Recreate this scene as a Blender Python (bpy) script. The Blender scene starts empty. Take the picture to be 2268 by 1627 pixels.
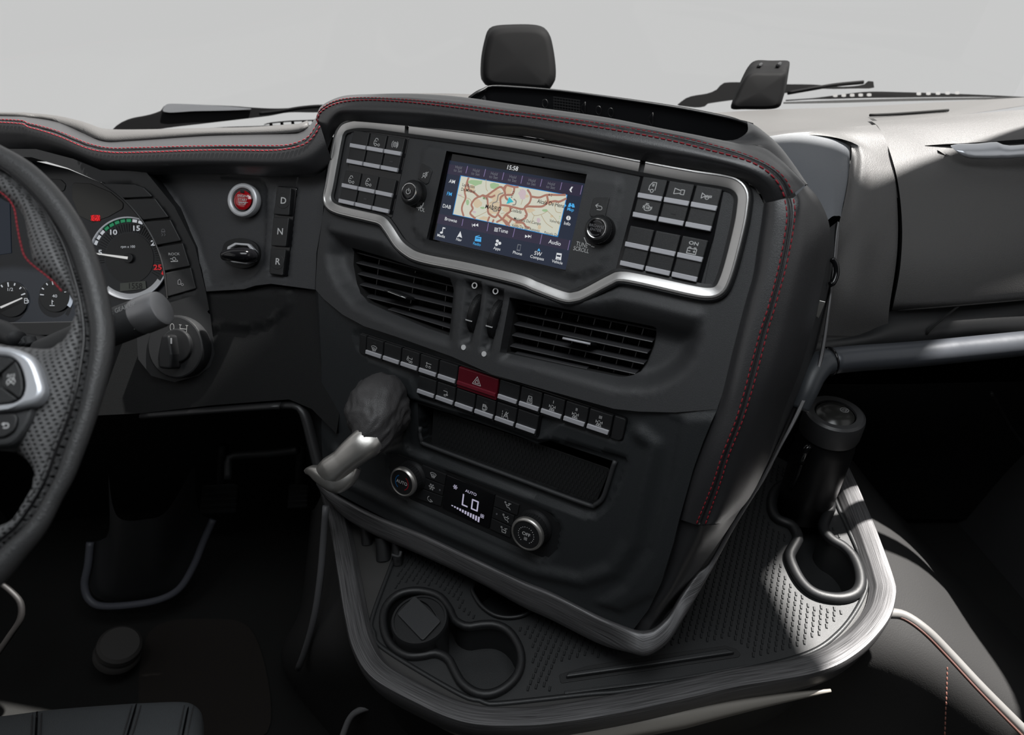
import bpy, bmesh, math, random
import numpy as np
from mathutils import Vector, Matrix
from mathutils.geometry import delaunay_2d_cdt
random.seed(7); PI = math.pi
S = bpy.context.scene; COL = S.collection

# ---------------------------------------------------------------- camera
F = 1500.0
MC = Matrix(((0.9933925517610577, 0.08563642441608917, -0.07640445614545056),
             (-0.11171891224732226, 0.5691821757221712, -0.8145861129963183),
             (-0.026270187512268322, 0.8177396001499517, 0.5749885421420737)))
cd = bpy.data.cameras.new('camera'); cam = bpy.data.objects.new('camera', cd); COL.objects.link(cam)
cam.matrix_world = MC.to_4x4(); cd.sensor_width = 36; cd.lens = 36 * F / 2268; cd.clip_start = .02; cd.clip_end = 200
cd.dof.use_dof = True; cd.dof.focus_distance = .93; cd.dof.aperture_fstop = 5.6
S.camera = cam
# ---------------------------------------------------------------- world, sun, exposure
SKY, SUN_E = .56, 16.0
SUN_DIR = Vector((-.42, -.17, -.85))      # direction the sunlight travels
w = bpy.data.worlds.new('sky'); S.world = w; w.use_nodes = True
wn = w.node_tree.nodes; wl = w.node_tree.links
tc = wn.new('ShaderNodeTexCoord'); sx = wn.new('ShaderNodeSeparateXYZ'); rp = wn.new('ShaderNodeValToRGB')
wl.new(tc.outputs['Generated'], sx.inputs[0]); wl.new(sx.outputs['Z'], rp.inputs[0])
rp.color_ramp.elements[0].position = 0; rp.color_ramp.elements[0].color = (.60, .60, .60, 1)
rp.color_ramp.elements[1].position = .6; rp.color_ramp.elements[1].color = (.50, .50, .505, 1)
wl.new(rp.outputs[0], wn['Background'].inputs[0]); wn['Background'].inputs[1].default_value = 1.0
sl = bpy.data.lights.new('sun', 'SUN'); sl.energy = SUN_E; sl.angle = math.radians(1.2); sl.color = (1, .97, .93)
so = bpy.data.objects.new('sun', sl); COL.objects.link(so)
so.rotation_euler = SUN_DIR.to_track_quat('-Z', 'Y').to_euler(); so.location = (2, -1, 2)
rl = bpy.data.lights.new('ceiling_fill', 'AREA'); rl.shape = 'RECTANGLE'; rl.size = 1.1; rl.size_y = .7; rl.energy = 12; rl.color = (.93, .97, 1)  # soft fill light added under the ceiling to brighten the cab
ro = bpy.data.objects.new('ceiling_fill', rl); COL.objects.link(ro); ro.location = (0, .25, .82)
vs = S.view_settings; vs.view_transform = 'Standard'; vs.look = 'None'; vs.exposure = 0; vs.gamma = 1; vs.use_curve_mapping = False
S.cycles.use_denoising = True
S.cycles.max_bounces = 6; S.cycles.transparent_max_bounces = 8

# ---------------------------------------------------------------- mapping of the photograph to planes in space
def ray(x, y): return MC @ Vector(((x - 1134) / F, -(y - 813.5) / F, -1))
def D(x, y, d): return ray(x, y) * d
class Plane:
    def __init__(s, O, yaw=0, tilt=0, axes=None):
        s.O = Vector(O)
        if axes: s.u, s.v = Vector(axes[0]).normalized(), Vector(axes[1]).normalized()
        else:
            a, t = math.radians(yaw), math.radians(tilt)
            s.u = Vector((math.cos(a), -math.sin(a), 0)); h = Vector((-math.sin(a), -math.cos(a), 0))
            s.v = Vector((0, 0, 1)) * math.cos(t) - h * math.sin(t)
        s.n = s.u.cross(s.v)
    def at(s, x, y, off=0):
        d = ray(x, y); return d * ((s.O + s.n * off).dot(s.n) / d.dot(s.n))
    def loc(s, x, y, off=0):
        P = s.at(x, y, off) - s.O; return (P.dot(s.u), P.dot(s.v))
    def W(s, a, b, c=0): return s.O + s.u * a + s.v * b + s.n * c
    def mat(s, off=0, a=0, b=0):
        m = Matrix((s.u, s.v, s.n)).transposed().to_4x4(); m.translation = s.W(a, b, off); return m
    def shift(s, off): return Plane(s.O + s.n * off, axes=(s.u, s.v))
YAW = 36.68221084
P1 = Plane((-0.12206686, 1.0291418, -0.28077644), YAW, 30.914)
P2 = Plane(P1.at(1088, 830) - P1.n * .010, YAW, 18)
PL = Plane(P1.at(705, 500) - P1.n * .02, 19, 32)
PB = Plane(PL.at(450, 600), 7, 28)
PC = Plane(PB.at(300, 570) - PB.n * .035, 9, 33)
PW = Plane(D(150, 780, .52), -4, 52)
def HZ(z): return Plane((0, .7, z), axes=((math.cos(math.radians(YAW)), -math.sin(math.radians(YAW)), 0), (math.sin(math.radians(YAW)), math.cos(math.radians(YAW)), 0)))
def HX(z): return Plane((0, .7, z), axes=((1, 0, 0), (0, 1, 0)))
def VX(y): return Plane((0, y, 0), 0, 0)
def C(x, y, off=0):
    """front of the console: the upper plane above the switch strip, the lower plane below, blended"""
    a = P1.at(x, y, off); b = P2.at(x, y, off); d = ray(x, y); k = d.length
    da, db = a.length / k, b.length / k; s = 160.0
    m = max(da, db); return d * (m + math.log(math.exp((da - m) * s) + math.exp((db - m) * s)) / s - .004)
def pxm(x, y, pl, off=0): return (pl.at(x, y, off)).length / ray(x, y).length / F      # metres per pixel there

# ---------------------------------------------------------------- materials
MATS = {}
def mat(name, col, rough=.5, metal=0, bump=0, bscale=400, spec=.5, emit=None, estr=1, kind='noise', coat=0, var=0, sheen=0):
    m = bpy.data.materials.new(name); m.use_nodes = True; nt = m.node_tree; b = nt.nodes['Principled BSDF']
    b.inputs['Base Color'].default_value = (*col, 1); b.inputs['Roughness'].default_value = rough; b.inputs['Metallic'].default_value = metal
    b.inputs['Specular IOR Level'].default_value = spec; b.inputs['Coat Weight'].default_value = coat; b.inputs['Coat Roughness'].default_value = .08 if kind != 'leather' else .36
    if sheen: b.inputs['Sheen Weight'].default_value = sheen
    if emit: b.inputs['Emission Color'].default_value = (*emit, 1); b.inputs['Emission Strength'].default_value = estr
    N = nt.nodes.new; L = nt.links.new
    tc = N('ShaderNodeTexCoord')
    if kind in ('noise', 'leather'):
        tx = N('ShaderNodeTexNoise' if kind == 'noise' else 'ShaderNodeTexVoronoi'); tx.inputs['Scale'].default_value = bscale
        L(tc.outputs['Object'], tx.inputs['Vector']); src = tx.outputs[0]
        if kind == 'leather':
            n2 = N('ShaderNodeTexNoise'); n2.inputs['Scale'].default_value = bscale * .4; n2.inputs['Distortion'].default_value = 1.5
            mp = N('ShaderNodeMapping'); L(tc.outputs['Object'], n2.inputs['Vector'])
            ad = N('ShaderNodeMath'); ad.operation = 'ADD'; L(tx.outputs[0], ad.inputs[0]); L(n2.outputs[0], ad.inputs[1]); src = ad.outputs[0]
        if bump:
            bp = N('ShaderNodeBump'); bp.inputs['Strength'].default_value = bump; bp.inputs['Distance'].default_value = .0006
            L(src, bp.inputs['Height']); L(bp.outputs[0], b.inputs['Normal'])
    if kind == 'brushed':      # streaks that run along the sweep (UV u = length)
        mp = N('ShaderNodeMapping'); mp.inputs['Scale'].default_value = (14, 900, 1); L(tc.outputs['UV'], mp.inputs[0])
        tx = N('ShaderNodeTexNoise'); tx.inputs['Scale'].default_value = 1; tx.inputs['Detail'].default_value = 6; tx.inputs['Distortion'].default_value = .3; L(mp.outputs[0], tx.inputs['Vector'])
        cr = N('ShaderNodeValToRGB'); cr.color_ramp.elements[0].position = .3; cr.color_ramp.elements[1].position = .72
        cr.color_ramp.elements[0].color = tuple(c * .35 for c in col) + (1,); cr.color_ramp.elements[1].color = tuple(min(1, c * 1.7) for c in col) + (1,)
        L(tx.outputs[0], cr.inputs[0]); L(cr.outputs[0], b.inputs['Base Color'])
        bp = N('ShaderNodeBump'); bp.inputs['Strength'].default_value = bump; bp.inputs['Distance'].default_value = .0005; L(tx.outputs[0], bp.inputs['Height']); L(bp.outputs[0], b.inputs['Normal'])
    if kind == 'perforated':   # punched dots over a fine grain, staggered rows in object space of the wheel plane
        mp = N('ShaderNodeMapping'); mp.inputs['Scale'].default_value = (200, 330, 0); mp.inputs['Rotation'].default_value = (0, 0, .25); L(tc.outputs['Object'], mp.inputs[0])
        sp = N('ShaderNodeSeparateXYZ'); L(mp.outputs[0], sp.inputs[0])
        def M_(op, a, bb=None):
            q = N('ShaderNodeMath'); q.operation = op
            for i, z in enumerate((a, bb)):
                if z is None: continue
                if isinstance(z, (int, float)): q.inputs[i].default_value = z
                else: L(z, q.inputs[i])
            return q.outputs[0]
        fl = M_('FLOOR', sp.outputs['Y']); odd = M_('MODULO', M_('ABSOLUTE', fl), 2); xs = M_('ADD', sp.outputs['X'], M_('MULTIPLY', odd, .5))
        fx = M_('SUBTRACT', M_('FRACT', xs), .5); fy = M_('SUBTRACT', M_('FRACT', sp.outputs['Y']), .5)
        r2 = M_('ADD', M_('MULTIPLY', fx, fx), M_('MULTIPLY', M_('MULTIPLY', fy, fy), .5))
        dot = M_('LESS_THAN', r2, .035)
        mx = N('ShaderNodeMix'); mx.data_type = 'RGBA'; L(dot, mx.inputs[0]); mx.inputs[6].default_value = (*col, 1); mx.inputs[7].default_value = (.001, .001, .001, 1); L(mx.outputs[2], b.inputs['Base Color'])
        gr = N('ShaderNodeTexNoise'); gr.inputs['Scale'].default_value = 900; L(tc.outputs['Object'], gr.inputs['Vector'])
        sm = N('ShaderNodeMapRange'); sm.inputs[1].default_value = .0; sm.inputs[2].default_value = .09; L(r2, sm.inputs[0])
        hh = M_('ADD', M_('MULTIPLY', sm.outputs[0], 1.5), M_('MULTIPLY', gr.outputs[0], .6))
        bp = N('ShaderNodeBump'); bp.inputs['Strength'].default_value = .7; bp.inputs['Distance'].default_value = .0008; L(hh, bp.inputs['Height']); L(bp.outputs[0], b.inputs['Normal'])
    if var:                    # mild dirt / wear in the albedo
        tv = N('ShaderNodeTexNoise'); tv.inputs['Scale'].default_value = 9; tv.inputs['Detail'].default_value = 8; L(tc.outputs['Object'], tv.inputs['Vector'])
        mr = N('ShaderNodeMapRange'); mr.inputs[3].default_value = rough - var; mr.inputs[4].default_value = rough + var; L(tv.outputs[0], mr.inputs[0]); L(mr.outputs[0], b.inputs['Roughness'])
    MATS[name] = m; return m
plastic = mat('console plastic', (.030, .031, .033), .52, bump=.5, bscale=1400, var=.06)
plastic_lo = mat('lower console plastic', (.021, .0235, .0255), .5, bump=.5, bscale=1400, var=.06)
plastic_bl = mat('black plastic', (.012, .0125, .0135), .45, bump=.3, bscale=1500)
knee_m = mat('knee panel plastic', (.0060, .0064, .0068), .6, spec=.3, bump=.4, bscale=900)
wiper_bl = mat('weathered black', (.007, .007, .0075), .7, spec=.06)
start_pl = mat('start panel plastic', (.036, .037, .040), .5, bump=.6, bscale=900, var=.05)
dash_pl = mat('dashboard plastic', (.080, .078, .077), .48, bump=.8, bscale=700, var=.05)
dark_pl = mat('matt black plastic', (.008, .0085, .009), .6, bump=.3, bscale=900)
btn = mat('switch plastic', (.014, .0145, .0155), .42, bump=.35, bscale=1700)
gloss = mat('gloss black', (.006, .006, .007), .12)
leather = mat('black leather', (.028, .028, .030), .34, bump=.22, bscale=1100, kind='leather', coat=.6)
leather_w = mat('wheel leather', (.048, .048, .049), .38, bump=.35, bscale=900, kind='leather')
perf = mat('perforated leather', (.11, .11, .112), .45, kind='perforated')
leather_s = mat('seat leather', (.10, .108, .115), .42, bump=.5, bscale=900, kind='leather')
silver = mat('satin silver', (.60, .59, .58), .33, .85, bump=.05, bscale=2500)
silver_b = mat('silver bar', (.50, .50, .53), .45, .1)
silver_w = mat('painted silver', (.66, .68, .72), .36, .6, bump=.05, bscale=2500)
chrome = mat('chrome', (.72, .72, .72), .16, 1.0)
alu = mat('brushed aluminium', (.62, .60, .57), .38, .92, bump=.1, bscale=300)
brushed = mat('brushed dark trim', (.125, .123, .126), .42, .45, bump=.35, kind='brushed')
thread = mat('red thread', (.30, .010, .022), .6)
thread_d = mat('dark thread', (.012, .012, .012), .7)
white = mat('white print', (.62, .62, .62), .6)
grey_p = mat('grey print', (.16, .16, .17), .6)
red_btn = mat('red switch plastic', (.10, .003, .010), .38)
red_gl = mat('red gloss', (.42, .006, .012), .08, coat=1)
ring_w = mat('pale silver ring', (.60, .61, .63), .35, .3)
rubber = mat('tray rubber', (.020, .021, .022), .45, bump=.3, bscale=1200)
tray_m = mat('tray plastic', (.040, .039, .038), .5, bump=.4, bscale=1100)
carpet = mat('carpet', (.006, .006, .0055), .95, bump=1, bscale=500)
cloth = mat('tunnel cover cloth', (.018, .0175, .0175), .7, bump=.5, bscale=500)
pipe_m = mat('grey piping', (.20, .20, .205), .5)
void = mat('dark interior', (.004, .004, .004), .9)
metal_d = mat('dark coated metal', (.02, .02, .021), .4, .3)
trimw = mat('cab lining', (.035, .035, .036), .8)
def emi(name, c, s=1.0): return mat(name, tuple(x * .05 for x in c), .25, emit=c, estr=s)

# ---------------------------------------------------------------- objects
def thing(name, label, cat, loc=(0, 0, 0), group=None, kind=None):
    o = bpy.data.objects.new(name, None); COL.objects.link(o); o.location = loc; o.empty_display_size = .05
    o['label'] = label; o['category'] = cat
    if group: o['group'] = group
    if kind: o['kind'] = kind
    return o
WM = {}
def link(name, me, material, parent=None, mw=None, label=None, kind=None):
    o = bpy.data.objects.new(name, me); COL.objects.link(o)
    if material is not None and len(me.materials) == 0: me.materials.append(material)
    mw = mw or Matrix(); WM[o.name] = mw.copy()
    if parent is not None:
        o.parent = parent; pm = WM.get(parent.name) if parent.type == 'MESH' else Matrix.Translation(parent.location)
        o.matrix_parent_inverse = pm.inverted()
    o.matrix_world = mw
    if parent is not None: o.matrix_basis = mw
    if label: o['label'] = label
    if kind: o['kind'] = kind
    return o
def tag(o, label, cat, group=None, kind=None):
    o['label'] = label; o['category'] = cat
    if group: o['group'] = group
    if kind: o['kind'] = kind
    return o
def smooth(me, v=True):
    me.polygons.foreach_set('use_smooth', [v] * len(me.polygons)); return me
def mesh_from(vs_, fs, name='m', uv=None, sm=True):
    me = bpy.data.meshes.new(name); me.from_pydata([tuple(v) for v in vs_], [], fs)
    if uv is not None:
        l = me.uv_layers.new(name='UVMap'); idx = [0] * len(me.loops); me.loops.foreach_get('vertex_index', idx)
        l.data.foreach_set('uv', [c for i in idx for c in uv[i]])
    me.update(); smooth(me, sm); return me
def catmull(P, n, closed=False):
    """resample a control polyline with a Catmull-Rom curve, n points evenly spread by length"""
    P = [Vector(p) for p in P]; m = len(P); out = []
    if m == 2: return [P[0].lerp(P[1], i / (n - 1)) for i in range(n)]
    segs = m if closed else m - 1; sub = 12
    for i in range(segs):
        p1, p2 = P[i], P[(i + 1) % m]
        p0 = P[(i - 1) % m] if (closed or i > 0) else p1 * 2 - p2
        p3 = P[(i + 2) % m] if (closed or i + 2 < m) else p2 * 2 - p1
        for k in range(sub):
            t = k / sub
            out.append(.5 * ((2 * p1) + (p2 - p0) * t + (2 * p0 - 5 * p1 + 4 * p2 - p3) * t * t + (3 * p1 - p0 - 3 * p2 + p3) * t ** 3))
    out.append(P[0].copy() if closed else P[-1].copy())
    L = [0]
    for a, b in zip(out, out[1:]): L.append(L[-1] + (b - a).length)
    tot = L[-1]; res = []; j = 0; N = n if closed else n - 1
    for i in range(n):
        s = tot * i / N
        while j < len(L) - 2 and L[j + 1] < s: j += 1
        f = (s - L[j]) / max(1e-9, L[j + 1] - L[j]); res.append(out[j].lerp(out[j + 1], f))
    return res
def curve_len(P): return sum((b - a).length for a, b in zip(P, P[1:]))
def loft(name, rows, m, parent=None, nu=60, nv=12, thick=0, label=None, flip=False, lin=False, cu=False):
    R = [catmull(r, nu, cu) for r in rows]
    cols = [catmull([r[i] for r in R], nv) if not lin else [x for x in (R[k][i] for k in range(len(R)))] for i in range(nu)]
    nv = len(cols[0]); vs_ = [cols[i][j] for i in range(nu) for j in range(nv)]; uv = []
    for i in range(nu):
        acc = 0
        for j in range(nv):
            if j: acc += (cols[i][j] - cols[i][j - 1]).length
            uv.append((i / nu * curve_len(R[0]), acc))
    fs = []
    for i in range(nu if cu else nu - 1):
        for j in range(nv - 1):
            k = (i + 1) % nu; q = [i * nv + j, k * nv + j, k * nv + j + 1, i * nv + j + 1]; fs.append(q if flip else q[::-1])
    o = link(name, mesh_from(vs_, fs, name, uv), m, parent, label=label)
    if thick:
        md = o.modifiers.new('s', 'SOLIDIFY'); md.thickness = thick; md.offset = -1
    return o
def sweep_mesh(path, prof, up, closed=False, caps=True, scale=None, pc=True):
    n = len(path); vs_ = []; uv = []; acc = 0; k = len(prof)
    per = [0]
    for a, b in zip(prof, prof[1:]): per.append(per[-1] + math.hypot(b[0] - a[0], b[1] - a[1]))
    for i, p in enumerate(path):
        a = path[i - 1] if (i or closed) else path[0]; b = path[(i + 1) % n] if (i < n - 1 or closed) else path[-1]
        t = (b - a).normalized(); upv = up[i] if isinstance(up, list) else up
        sd = t.cross(upv).normalized(); u2 = sd.cross(t).normalized(); s = scale[i] if scale else 1
        if i: acc += (p - path[i - 1]).length
        for j, (x, y) in enumerate(prof): vs_.append(p + sd * x * s + u2 * y * s); uv.append((acc, per[j]))
    fs = []
    for i in range(n if closed else n - 1):
        for j in range(k if pc else k - 1):
            i2 = (i + 1) % n; j2 = (j + 1) % k; fs.append([i * k + j, i * k + j2, i2 * k + j2, i2 * k + j])
    if caps and not closed and pc: fs.append(list(range(k))[::-1]); fs.append([(n - 1) * k + j for j in range(k)])
    return mesh_from(vs_, fs, 'sweep', uv)
def circ_prof(r, k=10, ry=None): return [(r * math.cos(2 * PI * j / k), (ry or r) * math.sin(2 * PI * j / k)) for j in range(k)]
def tube(name, path, r, m, parent=None, n=40, k=10, up=Vector((.1, .2, 1)), closed=False, label=None, scale=None, ry=None, kind=None):
    P = catmull(path, n, closed)
    if scale: sc = [Vector((s, 0, 0)) for s in scale]; scale = [v.x for v in catmull(sc, n)] if len(sc) > 2 else [scale[0] + (scale[1] - scale[0]) * i / (n - 1) for i in range(n)]
    return link(name, sweep_mesh(P, circ_prof(r, k, ry), up, closed, True, scale), m, parent, label=label, kind=kind)
def sweep(name, path, prof, up, m, parent=None, n=80, closed=False, label=None, flat=True):
    P = catmull(path, n, closed); me = sweep_mesh(P, prof, up, closed)
    o = link(name, me, m, parent, label=label)
    if flat: sharpen(me, 35)
    return o
def sharpen(me, deg=35):
    bm = bmesh.new(); bm.from_mesh(me); bmesh.ops.recalc_face_normals(bm, faces=bm.faces)
    for e in bm.edges:
        if len(e.link_faces) == 2 and e.calc_face_angle(0) > math.radians(deg): e.smooth = False
    bm.to_mesh(me); bm.free(); smooth(me)
def curve_mesh(polys, ext, bev=0, res=1):
    cu = bpy.data.curves.new('c', 'CURVE'); cu.dimensions = '2D'; cu.fill_mode = 'BOTH'; cu.extrude = max(0, ext); cu.bevel_depth = bev; cu.bevel_resolution = res; cu.offset = -bev
    for pts in polys:
        s = cu.splines.new('POLY'); s.points.add(len(pts) - 1); s.use_cyclic_u = True
        for p, c in zip(s.points, pts): p.co = (c[0], c[1], 0, 1)
    o = bpy.data.objects.new('t', cu); me = bpy.data.meshes.new_from_object(o)
    bpy.data.objects.remove(o); bpy.data.curves.remove(cu); sharpen(me, 30); return me
def rounded(P, r, k=5):
    """polygon with every corner rounded to radius r (a number or one per corner)"""
    n = len(P); out = []
    for i in range(n):
        rr = r[i] if isinstance(r, (list, tuple)) else r
        p = Vector(P[i][:2]); a = Vector(P[i - 1][:2]) - p; b = Vector(P[(i + 1) % n][:2]) - p
        if rr <= 0 or a.length < 1e-7 or b.length < 1e-7: out.append(tuple(p)); continue
        ang = a.angle(b)
        if ang > 3.0: out.append(tuple(p)); continue
        t = min(rr / math.tan(ang / 2), a.length * .49, b.length * .49); A = p + a.normalized() * t; B = p + b.normalized() * t
        for j in range(k + 1):
            s = j / k; out.append(tuple(A * (1 - s) ** 2 + p * 2 * s * (1 - s) + B * s * s))
    return out
def plateL(name, poly, pl, top, thick, m, parent=None, bev=.0006, holes=(), rnd=0, label=None, kind=None, res=1):
    polys = [rounded(poly, rnd) if rnd else list(poly)] + [list(h) for h in holes]
    c = Vector((sum(p[0] for p in polys[0]) / len(polys[0]), sum(p[1] for p in polys[0]) / len(polys[0])))
    polys = [[(p[0] - c.x, p[1] - c.y) for p in q] for q in polys]
    me = curve_mesh(polys, thick / 2 - bev, bev, res)
    return link(name, me, m, parent, pl.mat(top - thick / 2, c.x, c.y), label, kind)
def plate(name, px, pl, top, thick, m, parent=None, bev=.0006, holes=(), rnd=0, label=None, kind=None, res=1):
    return plateL(name, [pl.loc(x, y, top) for x, y in px], pl, top, thick, m, parent, bev, [[pl.loc(x, y, top) for x, y in h] for h in holes], rnd, label, kind, res)
def smooth_px(px, n=60, closed=True): return [(v.x, v.y) for v in catmull([Vector((x, y, 0)) for x, y in px], n, closed)]
def circ(cx, cy, r, n=24, a0=0, a1=2 * PI):
    return [(cx + r * math.cos(a0 + (a1 - a0) * i / n), cy + r * math.sin(a0 + (a1 - a0) * i / n)) for i in range(n if abs(a1 - a0) > 6.28 else n + 1)]
def disc(name, x, y, r, pl, top, thick, m, parent=None, bev=.0005, hole=0, label=None, n=40):
    a, b = pl.loc(x, y, top); return plateL(name, circ(a, b, r, n), pl, top, thick, m, parent, bev, [circ(a, b, hole, n)] if hole else (), 0, label)
def inside(P, poly):
    x, y = P[:, 0], P[:, 1]; r = np.zeros(len(P), bool); q = np.array(poly); j = len(q) - 1
    for i in range(len(q)):
        xi, yi = q[i]; xj, yj = q[j]
        c = ((yi > y) != (yj > y)) & (x < (xj - xi) * (y - yi) / ((yj - yi) if yj != yi else 1e-12) + xi); r ^= c; j = i
    return r
def pdist(P, poly, closed=True):
    q = np.array(poly); A = q; B = np.roll(q, -1, 0)
    if not closed: A, B = q[:-1], q[1:]
    d = np.full(len(P), 1e9)
    for a, b in zip(A, B):
        ab = b - a; t = np.clip(((P - a) @ ab) / max(ab @ ab, 1e-14), 0, 1); d = np.minimum(d, np.hypot(*(P - a - t[:, None] * ab).T))
    return d
def relief(name, px, pl, feats=(), step=.006, m=None, parent=None, holes=(), base=0, skirt=.01, rnd=0, label=None, pillow=None, kind=None):
    """sheet on a plane with modelled relief. feats: (px polygon, offset where it is drawn, height, width, 'in'|'band')"""
    out = [pl.loc(x, y, base) for x, y in px]
    if rnd: out = rounded(out, rnd)
    HL = [[pl.loc(x, y, o) for x, y in h] for h, o in holes]
    FL = [([pl.loc(x, y, o) for x, y in p], h, w_, md) for p, o, h, w_, md in feats]
    verts = []; edges = []
    def addpoly(q, closed=True):
        s = len(verts); dense = []
        nq = len(q)
        for i in range(nq if closed else nq - 1):
            a, b = q[i], q[(i + 1) % nq]; L = math.hypot(b[0] - a[0], b[1] - a[1]); k = max(1, int(L / step))
            for j in range(k): dense.append((a[0] + (b[0] - a[0]) * j / k, a[1] + (b[1] - a[1]) * j / k))
        if not closed: dense.append(q[-1])
        verts.extend(dense); n_ = len(dense); edges.extend([(s + i, s + i + 1) for i in range(n_ - 1)] + ([(s + n_ - 1, s)] if closed else []))
    addpoly(out)
    for h in HL: addpoly(h)
    for q, h, w_, md in FL: addpoly(q, md == 'in')
    A = np.array(out); x0, y0 = A.min(0); x1, y1 = A.max(0)
    gx, gy = np.meshgrid(np.arange(x0, x1, step), np.arange(y0, y1, step * .866)); gx[::2] += step / 2
    G = np.stack([gx.ravel(), gy.ravel()], 1); G = G[inside(G, out)]; G = G[pdist(G, out) > step * .45]
    for h in HL: G = G[~inside(G, h)]; G = G[pdist(G, h) > step * .45]
    for q, h, w_, md in FL: G = G[pdist(G, q, md == 'in') > step * .4]
    verts += [tuple(g) for g in G]
    r = delaunay_2d_cdt([Vector(v) for v in verts], edges, [], 0, 1e-6)
    V = np.array([tuple(v) for v in r[0]]); T = np.array([t for t in r[2] if len(t) == 3]); c = V[T].mean(1)
    ok = inside(c, out)
    for h in HL: ok &= ~inside(c, h)
    T = T[ok]; z = np.zeros(len(V))
    for q, h, w_, md in FL:
        d = pdist(V, q, md == 'in')
        if md == 'in': t = np.clip(d / w_, 0, 1) * inside(V, q); z += h * (t * t * (3 - 2 * t))
        else: t = np.clip(1 - d / w_, 0, 1); z += h * t * t * (3 - 2 * t)
    if pillow:
        H, Wd = pillow; d = np.clip(pdist(V, out) / Wd, 0, 1); z += H * (np.sqrt(np.clip(1 - (1 - d) ** 2, 0, 1)) - 1)
    used = np.unique(T); mp = -np.ones(len(V), int); mp[used] = range(len(used))
    co = V[used].mean(0); vs_ = [(V[i][0] - co[0], V[i][1] - co[1], z[i]) for i in used]
    bm = bmesh.new(); bv = [bm.verts.new(v) for v in vs_]
    for t in mp[T]:
        a, b, c_ = V[used[t[0]]], V[used[t[1]]], V[used[t[2]]]
        if (b[0] - a[0]) * (c_[1] - a[1]) - (b[1] - a[1]) * (c_[0] - a[0]) < 0: t = t[::-1]
        try: bm.faces.new([bv[i] for i in t])
        except ValueError: pass
    for f in bm.faces: f.smooth = True
    if skirt:
        be = [e for e in bm.edges if len(e.link_faces) == 1]
        g = bmesh.ops.extrude_edge_only(bm, edges=be)['geom']
        for v in g:
            if isinstance(v, bmesh.types.BMVert): v.co.z -= skirt
        for e in be: e.smooth = False
    bmesh.ops.recalc_face_normals(bm, faces=bm.faces)
    me = bpy.data.meshes.new(name); bm.to_mesh(me); bm.free()
    if me.polygons and sum(p.normal.z * p.area for p in me.polygons) < 0: me.flip_normals()
    return link(name, me, m, parent, pl.mat(base, co[0], co[1]), label, kind)
def lathe(name, prof, mw, m, parent=None, seg=40, label=None, sharp=40):
    vs_ = []; fs = []; k = len(prof)
    for i in range(seg):
        a = 2 * PI * i / seg
        for r, z in prof: vs_.append((r * math.cos(a), r * math.sin(a), z))
    for i in range(seg):
        for j in range(k - 1): i2 = (i + 1) % seg; fs.append([i * k + j, i2 * k + j, i2 * k + j + 1, i * k + j + 1])
    me = mesh_from(vs_, fs); bm = bmesh.new(); bm.from_mesh(me); bmesh.ops.remove_doubles(bm, verts=bm.verts, dist=1e-6); bm.to_mesh(me); bm.free(); sharpen(me, sharp)
    return link(name, me, m, parent, mw, label)
def stitches(name, path, m, parent, gap=.0048, length=.0034, r=.00055, closed=False, slant=0, side=None):
    n = max(2, int(curve_len(path) / gap)); P = catmull(path, n, closed); vs_ = []; fs = []
    for a, b in zip(P, P[1:]):
        t = (b - a).normalized(); u = t.cross(Vector((.31, .2, .9))).normalized(); w_ = t.cross(u); s = len(vs_)
        mid = (a + b) / 2
        for q, rr in ((-.5, .45), (-.3, 1), (.3, 1), (.5, .45)):
            c = mid + t * length * q
            for k in range(5): an = 2 * PI * k / 5; vs_.append(c + (u * math.cos(an) + w_ * math.sin(an)) * r * rr)
        for q in range(3):
            for k in range(5): fs.append([s + q * 5 + k, s + q * 5 + (k + 1) % 5, s + q * 5 + 5 + (k + 1) % 5, s + q * 5 + 5 + k])
        fs.append([s + k for k in range(5)][::-1]); fs.append([s + 15 + k for k in range(5)])
    return link(name, mesh_from(vs_, fs), m, parent, kind='stuff')
def strokes(name, lines, r, pl, off, m, parent=None, cx=0, cy=0, label=None):
    """printed line drawing: thin flat strokes in plane coordinates (metres)"""
    vs_ = []; fs = []
    for L in lines:
        L = [Vector(p) for p in L]
        for a, b in zip(L, L[1:]):
            d = (b - a)
            if d.length < 1e-7: continue
            d.normalize(); n = Vector((-d.y, d.x)) * r; e = d * r * .6; s = len(vs_)
            for p in (a - n - e, b - n + e, b + n + e, a + n - e): vs_.append((p.x, p.y, 0))
            fs.append([s, s + 1, s + 2, s + 3])
    return link(name, mesh_from(vs_, fs, sm=False), m, parent, pl.mat(off, cx, cy), label)
def fill(name, polys, pl, off, m, parent=None, px=True, thick=.0002, rnd=0):
    c = [[pl.loc(x, y, off) for x, y in q] if px else list(q) for q in polys]
    me = curve_mesh([rounded(q, rnd) if rnd else q for q in c], thick / 2, 0); return link(name, me, m, parent, pl.mat(off - thick / 2 + .0001))
FONTS = {}
def text(name, s, x, y, size_px, pl, off, m, parent=None, rot=0, bold=0, sx=1.0, al='CENTER', local=False, shear=0):
    a, b = (x, y) if local else pl.loc(x, y, off); sz = size_px if local else size_px * pxm(x, y, pl, off)
    cu = bpy.data.curves.new('t', 'FONT'); cu.body = s; cu.size = sz * 1.38; cu.align_x = al; cu.align_y = 'CENTER'; cu.offset = bold * sz; cu.resolution_u = 3; cu.shear = shear
    cu.space_line = .82
    o = bpy.data.objects.new('t', cu); me = bpy.data.meshes.new_from_object(o); bpy.data.objects.remove(o)
    mw = pl.mat(off, a, b) @ Matrix.Rotation(rot, 4, 'Z') @ Matrix.Diagonal((sx, 1, 1, 1))
    return link(name, me, m, parent, mw)
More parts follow.
